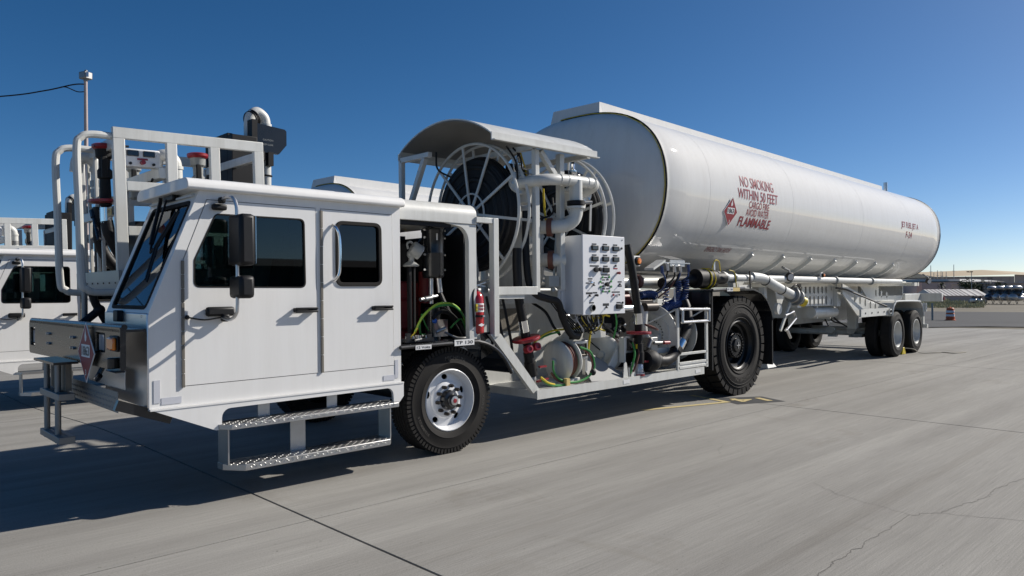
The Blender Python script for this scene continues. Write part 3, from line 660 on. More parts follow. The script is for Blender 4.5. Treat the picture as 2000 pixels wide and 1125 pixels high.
# platform fittings
bar((.55, yN, 2.78), (.55, yF, 2.78), .09, .10, 'fitting_beam')
CB = PB(M().box(.26, .56, 1.46, 1.60, 2.84, 3.0), 'remote_box', 'panel_white', TR, .008)
for x in (.32, .46): PB(M().box(x-.05, x+.055, 1.445, 1.46, 2.93, 2.985), 'display', 'screen', CB, .008)
PB(M().cyl((.40, 1.46, 2.875), (.40, 1.41, 2.875), .02, 10).box(.36, .45, 1.45, 1.46, 2.90, 2.915), 'stop_knob', 'red', CB)
for x in (.30, .50): PB(M().cyl((x, 1.46, 2.865), (x, 1.445, 2.865), .013, 8), 'push_button', 'print_black', CB)
def coupler(x, y, z, L, disc):
    C = PB(M().lathe([(.03, -L), (.05, -L+.02), (.045, -.30), (.062, -.29), (.062, -.22), (.045, -.20), (.05, -.12), (.07, -.10), (.075, -.02), (.08, 0)], (x, y, z), (0, 0, 1), 20), 'fuel_coupler', 'kit_grey' if not disc else 'black_matt', TR)
    PB(M().lathe([(.085, -.03), (.10, -.012), (.10, .012), (.085, .02), (.001, .02)], (x, y, z), (0, 0, 1), 24), 'coupler_cap', 'red', C)
    if disc:
        PB(M().lathe([(.10, -.02), (.15, -.012), (.15, .01), (.05, .02), (.001, .02)], (x, y, z-.50), (0, 0, 1), 28), 'coupler_wheel', 'red', C)
        PB(M().cyl((x, y, z-.7), (x, y, z-.56), .052, 16), 'coupler_sleeve', 'chrome', C)
    PB(M().cbox((x-.02, y-.07, z-.2), (.05, .03, .2)), 'coupler_lever', 'black_matt', C, .008)
coupler(.14, 1.66, 3.03, .56, True); coupler(1.0, 1.7, 3.03, .34, False); coupler(.60, 2.35, 3.03, .4, False)
for x, y in ((.78, 1.68), (.22, 2.2)):
    PB(M().tube(spline([(x, y, 2.62), (x, y, 2.88), (x-.02, y, 2.96), (x-.08, y, 3.0), (x-.15, y+.04, 2.98), (x-.17, y+.05, 2.86)], 5), .058, 14).cyl((x, y, 2.87), (x, y, 2.90), .067), 'elbow_pipe', 'kit_white', TR)
    PB(M().cyl((x, y, 2.72), (x, y, 2.78), .066).cyl((x, y, 2.62), (x, y, 2.70), .062), 'elbow_collar', 'galv', TR)
PB(M().cyl((xa-.12, 1.62, 3.02), (xa+.18, 1.66, 3.05), .012, 6), 'pull_rod', 'black_matt', TR)
for pts, r in (([(.14, 1.66, 2.35), (.17, 1.66, 2.2), (.30, 1.7, 1.98), (.5, 1.75, 1.85), (.8, 1.8, 1.80)], .055), ([(.16, 1.95, 2.5), (.16, 1.95, 2.15), (.30, 1.95, 1.92), (.55, 2.0, 1.82)], .055),
               ([(.25, 2.2, 2.6), (.22, 2.2, 2.2), (.22, 2.2, 1.85)], .05)):
    PB(M().tube(spline(pts, 6), r, 12), 'platform_hose', 'hose', TR)
PB(M().tube(spline([(.5, 1.5, 2.74), (.47, 1.45, 2.70), (.5, 1.62, 2.72), (.58, 1.8, 2.74)], 5), .01, 6), 'control_cable', 'black_matt', TR)
PB(M().box(.55, 1.1, 2.2, 2.5, zB+.02, 2.4), 'hose_tray', 'black_matt', TR)
# folding arm under the platform
M().tube([(0, 1.6, 1.66), (.03, 1.6, 1.56), (.06, 1.6, 1.50)], .035, 8).ball((.06, 1.6, 1.5), .05).cyl((.06, 1.6, 1.5), (-.1, 1.62, 1.36), .035).cyl((.06, 1.6, 1.5), (.13, 1.6, 1.36), .032).build('platform_arm', 'black_matt', TR)
M().cyl((-.02, 1.75, 1.36), (-.02, 1.75, 1.68), .025).build('arm_post', 'galv', TR)
# black lift mast
MA = M().box(1.42, 1.70, 1.90, 2.02, 1.1, 3.33).box(1.42, 1.48, 2.02, 2.5, 1.1, 3.36).box(1.42, 1.70, 2.5, 2.62, 1.1, 3.33).build('lift_mast', 'black_matt', TR, bevel=.006)
M().plate([(1.70, 3.19), (1.99, 3.19), (2.08, 3.30), (2.08, 3.455), (2.06, 3.475), (1.70, 3.505)], [], XZ(1.98), .05).build('mast_plate', 'black_paint', MA)
text('CAUTION', .12, .018, lambda u, v: (1.86+u, 1.979, 3.33+v), 'kit_grey', 'mast_lettering', MA); text('KEEP CLEAR', .12, .018, lambda u, v: (1.86+u, 1.979, 3.28+v), 'kit_grey', 'mast_lettering', MA)
M().box(1.66, 1.72, 1.94, 2.06, 2.4, 3.53).build('mast_channel', 'black_matt', MA); M().cyl((1.80, 2.0, 3.1), (1.80, 2.0, 3.2), .03).box(1.86, 1.92, 1.97, 2.05, 3.05, 3.2).cyl((1.70, 2.06, 2.3), (1.70, 2.06, 3.2), .04).build('mast_roller', 'black_matt', MA)
M().tube(spline([(1.70, 2.1, 3.3), (1.70, 2.1, 3.50), (1.72, 2.1, 3.60), (1.79, 2.1, 3.65), (1.87, 2.1, 3.60), (1.89, 2.1, 3.50), (1.89, 2.1, 3.4), (1.89, 2.1, 2.4)], 6), .058, 14).cyl((1.89, 2.1, 3.49), (1.89, 2.1, 3.53), .066).build('gooseneck_pipe', 'kit_white', MA)
for c_, a_, r_ in (((1.735, 2.09, 3.57), (1, .3, .4), .085), ((1.75, 2.09, 3.58), (1, .2, .6), .085), ((1.71, 2.09, 3.55), (1, .4, .3), .09), ((1.89, 2.1, 2.95), (0, 0, 1), .061)): M().ring(c_, a_, r_, .010, 20, 6).build('cable_loop', 'black_matt', MA)

# ------------------------------------------------------------ engine bay
hpro = [(.04, 2.335)]+[(.04+.13*(1-math.cos(a)), 2.42+.125*math.sin(a)) for a in [math.pi/2*i/6 for i in range(7)]]+[(1.75, 2.545), (1.83, 2.5), (1.83, 2.335)]
HD = M().plate(hpro, [], YZ(2.245), .975).build('engine_hood', 'kit_white', TR, smooth=40, bevel=.015)
post = [(3.115, 1.14), (3.22, 1.14), (3.22, 2.334), (2.8, 2.334)]+[(3.115-.16+.16*math.sin(a), 2.31-.16+.16*math.cos(a)) for a in [math.pi/2*i/6 for i in range(7)]]
M().plate(post, [], XZ(.05), .06).build('hood_post', 'kit_white', HD, bevel=.004)
M().plate([(2.245, 2.29), (2.9, 2.29), (2.9, 2.334), (2.245, 2.334)], [], XZ(.07), .04).build('hood_lip', 'black_matt', HD)
BAY = Vector((.12, .14, .01))
class M(M):                                          # everything in the bay sits a hand's breadth further in
    def build(s, *a_, **k_): s.shift(BAY); return super().build(*a_, **k_)
EN = M().box(2.35, 3.1, .85, 1.6, .95, 1.75).box(2.45, 3.0, .8, 1.2, 1.2, 1.55).cyl((2.35, 1.2, 1.5), (3.15, 1.2, 1.5), .25).build('engine', 'engine_red', TR, bevel=.03)
M().cyl((2.3, .75, 2.16), (2.62, .72, 2.16), .045).build('exhaust_pipe', 'chrome', TR)
M().lathe([(.24, 0), (.26, .03), (.26, .1), (.2, .13), (.01, .13)], (3.35, .95, 2.05), (-.35, -1, 0), 32).build('fan_shroud', 'black_matt', TR); M().lathe([(.15, .0), (.15, .02), (.01, .02)], (3.31, .81, 2.05), (-.35, -1, 0), 24).build('fan_disc', 'kit_grey', TR)
M().box(2.13, 3.3, 1.45, 1.5, 1.0, 2.3).build('bay_panel', 'black_matt', TR); M().box(2.13, 3.3, .45, 1.45, 1.0, 1.05).build('bay_panel', 'black_matt', TR); M().box(3.27, 3.3, .32, 1.45, 1.06, 2.26).build('bay_bulkhead', 'black_matt', TR)
for i, (x, y, z, r, L) in enumerate(((2.42, .7, 1.5, .06, .3), (2.5, .62, 1.28, .05, .2), (3.05, .72, 1.5, .08, .35), (2.75, .7, 1.9, .1, .25), (3.12, .6, 1.9, .05, .5))):
    M().cyl((x, y, z), (x, y, z+L), r, 14).build('engine_part', ['black_matt', 'kit_grey', 'engine_red'][i % 3], TR)
CN = M().lathe([(.10, -.02), (.115, .0), (.118, .02), (.118, .24), (.121, .25), (.118, .26), (.118, .46), (.126, .475), (.126, .50), (.11, .515), (.001, .52)], (2.87, .35, 1.79), (0, 0, 1), 32).build('filter_canister', 'black_paint', TR)
M().cyl((2.82, .35, 2.3), (2.82, .35, 2.43), .011, 8).cyl((2.82, .35, 2.41), (2.82, .35, 2.455), .02, 10).build('canister_rod', 'bolt', CN)
for z in (1.86, 2.02, 2.2, 2.28):
    for s in (-1, 1): M().cyl((2.87+s*.118, .33, z), (2.87+s*.142, .31, z), .012, 8).build('canister_bolt', 'steel', CN)
M().box(2.82, 2.84, .226, .23, 2.17, 2.24).build('canister_label', 'label_white', CN)
M().cyl((2.84, .35, 1.79), (2.84, .35, 1.5), .025).cyl((2.93, .34, 1.78), (2.95, .34, 1.62), .032).cyl((2.66, .30, 1.545), (2.9, .33, 1.58), .022).cyl((2.72, .3, 1.55), (2.80, .3, 1.56), .03).build('brass_fitting', 'steel', CN)
LF = M().cyl((2.87, .36, 1.12), (2.87, .36, 1.46), .085, 20).build('fuel_filter', 'black_paint', TR); M().box(2.82, 3.0, .27, .33, 1.15, 1.33).cyl((2.84, .27, 1.2), (2.95, .25, 1.24), .02).build('filter_head', 'steel', LF); M().ball((2.80, .24, 1.32), .028).build('drain_knob', 'bright_blue', LF)
SP = M().lathe([(.075, -.01), (.078, .01), (.078, .085), (.07, .10), (.02, .115), (.001, .118)], (2.60, .22, 2.03), (-.75, .35, .5), 22).build('work_lamp', 'kit_grey', TR)
M().lathe([(.001, -.012), (.066, -.008), (.07, 0)], (2.605, .217, 2.026), (-.75, .35, .5), 22).build('lamp_lens', 'lens', SP)
M().tube(spline([(2.53, .28, 1.92), (2.53, .27, 1.98), (2.50, .26, 2.02), (2.55, .24, 2.06)], 4), .03, 10).lathe([(.08, -.012), (.085, .0), (.05, .03), (.03, .04)], (2.53, .28, 1.90), (0, 0, 1), 16).build('lamp_arm', 'kit_grey', SP)
M().tube(spline([(2.49, .27, 2.07), (2.47, .26, 2.12), (2.51, .25, 2.14), (2.55, .25, 2.10)], 4), .012, 6).build('lamp_handle', 'kit_grey', SP)
M().box(2.50, 2.53, .27, .31, 1.13, 1.89).box(2.56, 2.58, .27, .30, 1.13, 1.89).build('lamp_post', 'black_matt', TR)
def hose(pts, r, mt, name='hose', per=7, n=8): return M().tube(spline(pts, per), r, n).build(name, mt, TR)
hose([(2.50, .18, 1.22), (2.58, .14, 1.38), (2.75, .12, 1.50), (2.95, .12, 1.49), (3.10, .14, 1.38), (3.22, .18, 1.18)], .012, 'lime', 'air_hose')
hose([(2.72, .3, 1.18), (2.60, .22, 1.20), (2.58, .18, 1.36), (2.72, .13, 1.47), (2.95, .11, 1.475), (3.12, .13, 1.34), (3.20, .2, 1.20)], .011, 'green', 'air_hose')
hose([(2.60, .2, 1.40), (2.64, .2, 1.30), (2.72, .24, 1.22)], .008, 'green', 'air_hose'); hose([(2.98, .2, 1.24), (3.02, .16, 1.30), (3.10, .16, 1.33), (3.20, .2, 1.20)], .01, 'green', 'air_hose')
hose([(2.40, .25, 1.14), (2.48, .2, 1.18), (2.52, .16, 1.26)], .01, 'yellow', 'air_hose')
hose([(2.95, .34, 1.62), (2.98, .28, 1.48), (3.08, .26, 1.30), (3.22, .3, 1.12)], .026, 'hose'); hose([(2.74, .2, 1.35), (2.85, .18, 1.42), (3.0, .18, 1.36), (3.14, .2, 1.22), (3.25, .24, 1.06)], .022, 'hose')
hose([(2.88, .25, 1.48), (3.0, .2, 1.38), (3.15, .2, 1.25)], .02, 'hose'); hose([(2.90, .2, 1.20), (3.0, .12, 1.14), (3.12, .1, 1.135), (3.3, .2, 1.13)], .012, 'galv', 'braided_line')
hose([(2.30, .5, 1.35), (2.40, .42, 1.30), (2.42, .4, 1.42), (2.33, .45, 1.48)], .018, 'hose'); hose([(3.2, .16, 1.65), (3.16, .12, 1.62), (3.15, .11, 1.4), (3.16, .12, 1.22)], .011, 'hose')
BT = M().box(2.28, 2.62, .02, .36, 1.13, 1.165).box(2.3, 2.34, .03, .07, 1.13, 1.22).box(2.55, 2.6, .03, .07, 1.13, 1.20).build('battery_tray', 'black_paint', TR)
m = M()
for k in range(7): m.cyl((2.31+.04*k, .06+.02*(k % 2), 1.165), (2.31+.04*k, .06, 1.19), .012, 6)
m.build('terminal_bolts', 'steel', BT); M().cyl((2.40, -.0, 1.14), (2.40, -.0, 1.20), .012).cyl((2.36, -.01, 1.15), (2.44, -.01, 1.16), .01).build('toggle_clamp', 'galv', BT)

M = M.__mro__[1]

# ------------------------------------------------------------ hose reel station
YC, ZC, RR = .93, 2.56, .83
def reel(x, n=10, ph=.15):
    RL = M().ring((x, YC, ZC), (1, 0, 0), RR, .0175, 72, 8).build('reel_flange', 'kit_white', TR)
    F2 = M().ring((x+.16, YC, ZC), (1, 0, 0), RR, .0175, 72, 8).build('reel_flange', 'kit_white', TR)
    for xx, F_ in ((x, RL), (x+.16, F2)):
        for i in range(n):
            a = 2*math.pi*i/n+ph; d = Vector((0, math.cos(a), math.sin(a)))
            M().beam(Vector((xx, YC, ZC))+d*.1, Vector((xx, YC, ZC))+d*(RR-.01), .032, .016, (1, 0, 0)).build('spoke', 'kit_white', F_)
        M().ring((xx, YC, ZC), (1, 0, 0), .24, .012, 32, 6).build('inner_ring', 'kit_white', F_)
    M().lathe([(.06, -.09), (.10, -.07), (.11, -.02), (.11, .2), (.06, .24)], (x, YC, ZC), (1, 0, 0), 24).build('reel_hub', 'kit_white', RL)
    m = M()
    for i in range(8):
        c = Vector((x-.03, YC+.08*math.cos(i*.785), ZC+.08*math.sin(i*.785))); m.cyl(c, c-Vector((.055, 0, 0)), .012, 6)
    m.build('hub_bolts', 'galv', RL)
    M().lathe([(.13, 0), (.62, 0), (.62, .12), (.13, .12)], (x+.03, YC, ZC), (1, 0, 0), 48).build('reel_drum', 'black_matt', TR)
    for k, r in enumerate((.26, .335, .41, .485, .56, .63)):
        q = M().ring((x+.055+.02*(k % 2), YC, ZC), (1, 0, 0), r, .041, 64, 10); q.ring((x+.115, YC, ZC), (1, 0, 0), r+.02, .041, 64, 8); q.build('hose_coil', 'hose', TR)
reel(3.9); reel(5.42, ph=.4)
can = [(.03+1.72*t, 3.32+.28*(1-(2*t-1)**2)**.9) for t in [i/24 for i in range(25)]]
CA = M().plate(can+[(a, b-.014) for a, b in reversed(can)], [], YZ(3.44), 1.71).build('reel_canopy', 'kit_white', TR, smooth=40)
M().plate([(a, b-.018) for a, b in can[1:-1]]+[(a, b-.026) for a, b in reversed(can[1:-1])], [], YZ(3.445), 1.70).build('canopy_underside', 'underside_dark', CA, smooth=40)  # second sheet just under the canopy skin, in a darker colour
M().box(3.42, 5.16, .015, .03, 3.245, 3.335).box(3.42, 5.16, -.03, .03, 3.245, 3.257).build('canopy_eave', 'kit_white', CA); M().box(3.44, 5.15, 1.745, 1.76, 3.25, 3.33).build('canopy_eave', 'kit_white', CA)
for a, b, w in (((3.47, 1.72, 3.25), (3.47, 1.15, 3.25), .06), ((3.47, 1.72, 2.5), (3.47, 1.72, 3.25), .06), ((3.47, 1.62, 2.55), (3.47, 1.25, 3.22), .06), ((4.17, 1.5, 3.28), (4.17, .12, 3.28), .06), ((5.1, 1.7, 3.28), (5.1, .1, 3.28), .06),
                ((4.165, .10, 1.62), (4.165, .10, 3.245), .065), ((4.60, .12, 1.65), (4.60, .12, 3.245), .075), ((4.24, .10, 3.24), (4.52, .10, 2.95), .06), ((3.20, .05, 2.385), (3.46, .05, 2.385), .06), ((3.47, .05, 1.15), (3.47, .05, 2.415), .075), ((4.62, 1.5, 1.5), (4.62, 1.5, 3.3), .07)):
    M().beam(a, b, w, w, (0, 1, 0) if abs(a[2]-b[2]) > .4 else (0, 0, 1)).build('frame_post' if abs(a[2]-b[2]) > .6 else 'frame_brace', 'kit_white', TR, bevel=.005)
M().plate([(3.39, 1.18), (3.54, 1.18), (4.16, .49), (4.03, .49)], [], XZ(.03), .05).build('skid_strut', 'kit_white', TR)
M().beam((3.52, .10, 1.60), (3.95, .10, 1.60), .05, .10).beam((3.95, .45, 1.56), (4.95, .45, 1.56), .05, .15).beam((3.52, .10, 1.64), (4.14, .10, 1.64), .09, .09).build('shelf_beam', 'kit_white', TR, bevel=.004)
# filter vessel and pipework
VS = M().lathe([(.001, -.62), (.2, -.58), (.33, -.48), (.38, -.33), (.38, .25), (.34, .42), (.22, .54), (.001, .6)], (4.66, .98, 2.15), (0, 0, 1), 36).ring((4.66, .98, 2.32), (0, 0, 1), .385, .012, 36, 6).build('filter_vessel', 'kit_white', TR, smooth=60)
PT = M().tube(spline([(4.06, .40, 2.86), (4.08, .22, 2.87), (4.16, .06, 2.89), (4.30, -.01, 2.905), (4.55, -.02, 2.92), (4.9, -.02, 2.925), (5.05, .0, 2.925), (5.16, .08, 2.91), (5.19, .22, 2.87), (5.19, .34, 2.84)], 7), .066, 18)
PT.cyl((4.72, -.02, 2.93), (4.72, -.02, 2.68), .078, 20).build('manifold_pipe', 'kit_white', TR, smooth=60)
m = M()
for x in (4.42, 4.55, 4.90, 5.02): m.ring((x, -.02, 2.915 if x < 4.8 else 2.925), (1, 0, .02), .066, .006, 24, 6)
m.build('weld_bead', 'kit_white', TR)
for x, z in ((4.075, 2.865), (5.19, 2.85)):
    FL = M().lathe([(.125, -.02), (.125, .02), (.06, .02)], (x, .28, z), (-.25, -1, 0.1), 28).build('pipe_flange', 'kit_white', TR); m = M(); u, v, w = frame((-.25, -1, .1))
    for k in range(8): c = Vector((x, .28, z))+u*.1*math.cos(k*.785)+v*.1*math.sin(k*.785); M().cyl(c, c+w*.035, .014, 6).build('flange_bolt', 'steel', FL)
M().cyl((4.72, -.02, 2.64), (4.72, -.02, 2.69), .106, 28).build('pipe_clamp', 'black_matt', TR)
m = M().lathe([(.11, 0), (.11, .025), (.08, .03)], (4.72, -.02, 2.60), (0, 0, 1), 28)
for k in range(12): c = Vector((4.72+.098*math.cos(k*.5236), -.02+.098*math.sin(k*.5236), 2.60)); m.cyl(c, c-Vector((0, 0, .022)), .008, 6)
m.build('pipe_flange', 'kit_white', TR)
M().tube(spline([(4.72, -.02, 2.62), (4.72, -.02, 2.54), (4.69, .0, 2.46), (4.62, .05, 2.405), (4.52, .12, 2.385), (4.42, .22, 2.38), (4.38, .5, 2.36)], 6), .078, 18).build('elbow_pipe', 'kit_white', TR, smooth=60)
u = Vector((-.55, .8, 0)); M().lathe([(.085, -.03), (.11, -.03), (.11, .03), (.085, .03)], (4.47, .17, 2.38), u, 26).build('pipe_coupling', 'rust_red', TR); M().lathe([(.085, -.03), (.11, -.03), (.11, .03), (.085, .03)], (4.52, .2, 2.0), u, 26).build('pipe_coupling', 'rust_red', TR)
M().cyl((4.52, .2, 2.0), (4.42, .5, 2.0), .08).cyl((4.52, .2, 2.0), (4.66, .12, 2.0), .08).build('branch_pipe', 'kit_white', TR)
M().beam((4.895, -.1, 2.70), (4.875, -.1, 2.34), .03, .012, (0, 1, 0)).cyl((4.80, -.08, 2.67), (4.90, -.11, 2.68), .02).build('valve_lever', 'galv', TR)
for x, y, z in ((4.29, .5, 2.95), (5.26, .5, 2.97)):
    V = M().lathe([(.16, -.28), (.17, -.1), (.2, -.09), (.2, -.05), (.1, -.04), (.05, .05), (.035, .12)], (x, y, z), (0, 0, 1), 24).build('pressure_valve', 'kit_white', TR)
    M().lathe([(.035, .10), (.055, .13), (.055, .20), (.03, .21), (.025, .28)], (x, y, z), (0, 0, 1), 16).build('valve_stem', 'chrome', V); M().cyl((x, y, z+.27), (x, y, z+.38), .02, 10).build('valve_cap', 'black_matt', V)
    M().tube(spline([(x+.05, y-.03, z+.15), (x+.1, y-.05, z+.12), (x+.04, y-.1, z+.02), (x-.02, y-.08, z-.05)], 4), .012, 6).tube(spline([(x+.06, y, z+.1), (x+.2, y-.1, z+.08), (x+.3, y-.2, z+.14)], 4), .007, 6).build('sense_line', 'steel', V)
    M().cbox((x+.1, y+.05, z+.06), (.12, .1, .16)).cbox((x-.08, y+.08, z+.1), (.06, .08, .2)).build('pilot_valve', 'black_matt', V, bevel=.01)
    m = M()
    for k in range(10): m.cyl((x+.185*math.cos(k*.628), y+.185*math.sin(k*.628), z-.05), (x+.185*math.cos(k*.628), y+.185*math.sin(k*.628), z-.03), .016, 6)
    m.build('valve_bolts', 'galv', V)
for pts in ([(3.9, .3, 3.28), (3.95, .2, 3.1), (3.98, .2, 2.9)], [(4.1, .4, 3.3), (4.22, .4, 3.2), (4.25, .4, 3.02)], [(3.6, 1.2, 3.3), (3.62, 1.2, 3.1), (3.75, 1.1, 3.0)], [(4.7, .5, 3.28), (4.85, .5, 3.2), (5.0, .5, 3.1), (5.1, .5, 3.05)], [(4.38, .3, 3.25), (4.48, .5, 2.6), (4.42, .4, 2.5)]): hose(pts, .011, 'hose', 'control_cable')
hose([(4.32, .5, 3.29), (4.4, .5, 3.1), (4.42, .5, 3.0)], .009, 'yellow', 'control_cable'); hose([(4.50, .3, 2.85), (4.52, .3, 2.6), (4.55, .3, 2.4)], .012, 'yellow', 'control_cable')
hose([(4.66, .3, 2.75), (4.55, .2, 2.55), (4.42, .3, 2.48)], .012, 'hose', 'control_cable')
hose([(4.12, .22, 2.55), (4.10, .2, 2.1), (4.12, .18, 1.75), (4.2, .15, 1.60), (4.38, .12, 1.54), (4.52, .1, 1.5), (4.60, .1, 1.32), (4.74, .1, 1.12), (4.88, .1, 1.08)], .042, 'hose', 'cable_loom', n=10)
# control cabinet
X0, X1, Y0, Z0, Z1 = 4.745, 5.53, -.10, 1.352, 2.288
CP = M().box(X0, X1, Y0+.02, .21, Z0, Z1).build('control_cabinet', 'panel_white', TR, bevel=.006)
M().box(X0-.006, X1+.006, Y0, Y0+.018, Z0-.006, Z1+.006).build('cabinet_door', 'panel_white', CP, bevel=.005)
M().box(4.63, X0-.002, .19, .205, Z0-.01, Z1+.01).build('cabinet_flange', 'panel_white', CP)
for z in (1.5, 1.95, 2.15): M().box(4.66, 4.69, .17, .19, z, z+.12).build('cabinet_hinge', 'panel_white', CP, bevel=.004)
def gp(u, v):
    t = (u-350)/480; return X0+t*(X1-X0), Z1-.003-(v-(98+45*t))/(934-55*t)*(Z1-Z0)
def gbox(u, v, w, h, d, name, mt, par, bevel=0, base=0):
    x, z = gp(u, v); w *= .00164; h *= .00101
    return M().box(x-w/2, x+w/2, Y0-base-d, Y0-base, z-h/2, z+h/2).build(name, mt, par, bevel=bevel)
for (u, v) in ((478, 250), (602, 258), (722, 268), (478, 378), (602, 385), (722, 392), (605, 512), (758, 942)):
    G = gbox(u, v, 74, 60, .018, 'meter', 'plastic', CP, .006); gbox(u-4, v, 50, 36, .002, 'meter_screen', 'screen', G, 0, .018)
    gbox(u-3, v-44, 50, 15, .002, 'name_plate', 'print_black', CP)
for (u, v, w, h) in ((475, 462, 100, 16), (602, 570, 98, 16), (427, 612, 50, 15), (427, 637, 34, 13), (395, 660, 32, 14), (460, 660, 34, 14), (415, 780, 70, 22), (480, 776, 48, 16), (722, 774, 95, 15), (770, 656, 46, 15), (770, 706, 48, 15), (604, 918, 70, 30), (440, 893, 52, 15),
                     (602, 600, 32, 14), (578, 628, 32, 14), (624, 628, 32, 14), (568, 664, 32, 14), (636, 664, 32, 14), (568, 702, 32, 14), (636, 700, 30, 14), (580, 733, 32, 14), (625, 733, 32, 14), (603, 768, 32, 14)): gbox(u, v, w, h, .002, 'name_plate', 'print_black', CP)
gbox(720, 500, 48, 15, .002, 'name_plate', 'red', CP)
def knob(u, v, r, d, mt, name='knob'):
    x, z = gp(u, v); return M().lathe([(r*.8, 0), (r*.8, d*.55), (r, d*.6), (r, d*.95), (r*.8, d), (.0005, d)], (x, Y0, z), (0, -1, 0), 14).build(name, mt, CP)
knob(480, 505, .032, .035, 'plastic'); knob(522, 505, .026, .04, 'plastic'); knob(742, 552, .018, .045, 'red', 'stop_button'); knob(430, 662, .02, .03, 'chrome'); knob(606, 680, .028, .035, 'plastic'); knob(484, 806, .016, .04, 'plastic'); knob(732, 806, .015, .045, 'chrome')
for (u, v, mt) in ((565, 597, 'green'), (640, 597, 'green'), (540, 648, 'green'), (664, 648, 'green'), (540, 710, 'green'), (664, 710, 'green'), (566, 763, 'green'), (641, 763, 'green'), (755, 806, 'green'), (690, 806, 'red'), (793, 266, 'plastic'), (719, 467, 'plastic'), (800, 900, 'plastic')): knob(u, v, .015, .012, mt, 'indicator_lamp')
for (u, v) in ((417, 808), (606, 948), (768, 684), (462, 684)):
    x, z = gp(u, v); M().cyl((x, Y0, z), (x, Y0-.012, z), .013, 10).cyl((x, Y0-.01, z), (x-.012, Y0-.035, z-.01), .005, 6).build('toggle_switch', 'bolt', CP)
x, z = gp(443, 952); GA = M().lathe([(.04, 0), (.045, .02), (.04, .03)], (x, Y0, z), (0, -1, 0), 20).build('dial_gauge', 'kit_grey', CP); M().lathe([(.034, .031), (.0005, .031)], (x, Y0, z), (0, -1, 0), 20).build('dial_face', 'lens', GA)
M().box(X1-.05, X1-.035, Y0-.006, Y0, 2.25, 2.26).box(X1+.006, X1+.012, Y0+.02, .1, 1.5, 2.2).build('door_seal', 'bolt', CP)
M().box(4.36, 4.53, .08, .16, 1.68, 1.81).cyl((4.45, .12, 1.62), (4.45, .12, 1.68), .02).build('junction_box', 'kit_grey', TR, bevel=.006)
# cable tails under the cabinet
random.seed(3)
for i in range(26):
    x = 4.80+.5*i/26; mt = 'black_matt' if i % 5 else ('yellow' if i % 2 else 'label_grey'); e = (4.98+.25*random.random(), .1+.1*random.random(), 1.09+.06*random.random())
    hose([(x, .02+.1*random.random(), Z0), (x+.01, .05, Z0-.08), ((x+e[0])/2, .06, (Z0-.1+e[2])/2-.02), e], .007, mt, 'cable_tail', 4, 5)
    M().cyl((x, .05, Z0-.02), (x, .05, Z0), .012, 6).build('cable_gland', 'galv', TR)
for pts in ([(4.18, .2, 1.0), (4.35, .22, 1.10), (4.6, .24, 1.16), (4.9, .2, 1.17), (5.15, .2, 1.20), (5.5, .2, 1.12)], [(5.5, .15, Z0), (5.4, .15, 1.30), (5.25, .15, 1.26), (5.2, .18, 1.1), (5.18, .2, .9)], [(5.6, .2, 1.3), (5.4, .2, 1.34), (5.3, .2, 1.28)]): hose(pts, .012, 'yellow', 'cable_run')
hose([(4.15, .2, .98), (4.3, .23, 1.06), (4.55, .25, 1.12), (4.68, .22, 1.14)], .012, 'green', 'cable_run'); hose([(5.66, .15, Z0), (5.64, .12, 1.2), (5.6, .14, 1.02)], .01, 'green', 'cable_run')
# deck, back wall
DK = M().box(4.07, 7.48, .0, .9, .425, .515).build('skid_deck', 'kit_white', TR, bevel=.004)
M().box(4.05, 7.48, -.012, .0, .42, .525).build('skid_lip', 'kit_white', DK)
for x in (5.6, 7.25): M().box(x, x+.13, -.016, -.013, .45, .495).build('sticker', 'label_white', DK)
M().box(3.55, 6.3, .86, .90, .515, 1.62).build('back_wall', 'kit_white', TR); M().box(6.3, 7.6, .95, 1.0, .5, 1.6).build('back_wall', 'black_matt', TR)
M().box(4.12, 4.66, .845, .858, 1.14, 1.42).build('wear_plate', 'worn_steel', TR); M().box(4.20, 4.33, .845, .858, 1.45, 1.56).build('letter_plate', 'galv', TR)
text('A', .05, .06, lambda u, v: (4.265+u, .8425, 1.505+v), 'print_black', 'letter', TR, bold=.02)
def riser(pts, yv, cuff, wheel, bot):
    hose(pts, .052, 'hose', 'riser_hose', n=14); a, b = cuff
    M().cyl(a, b, .058, 16).build('hose_ferrule', 'chrome', TR)
    W_ = Vector(wheel); d = (Vector(bot)-Vector(b)).normalized()
    V = M().tube([b, W_, W_+(Vector(bot)-W_)*.35, W_+(Vector(bot)-W_)*.36, W_+(Vector(bot)-W_)*.62, W_+(Vector(bot)-W_)*.63, bot], [.055, .05, .045, .058, .06, .07, .07], 16).build('dry_valve', 'black_matt', TR)
    M().lathe([(.06, -.02), (.16, -.016), (.165, 0), (.16, .016), (.06, .02)], W_, (-d.x*.9, 0, -d.z), 28).build('hand_wheel', 'red', V)
    return V
V1 = riser([(3.96, .2, 2.12), (3.955, .2, 1.9), (3.975, .2, 1.6), (4.01, .2, 1.42), (4.04, .2, 1.30)], .2, ((4.04, .2, 1.30), (4.07, .2, 1.17)), (4.09, .2, 1.09), (4.20, .22, .66))
for c in ((4.06, .12, .98), (4.20, .13, 1.0)): M().lathe([(.046, -.06), (.048, .0), (.044, .02), (.026, .022), (.022, .01), (.001, .008)], c, (-.2, -1, .2), 18).build('valve_cap', 'red', V1)
M().lathe([(.05, 0), (.055, .06), (.045, .1)], (4.2, .22, .56), (0, 0, 1), 16).build('sight_cup', 'galv', V1); M().beam((4.18, .12, .60), (4.36, .12, .62), .03, .02).beam((4.25, .15, .76), (4.36, .15, .76), .03, .02).build('valve_lever', 'red', V1)
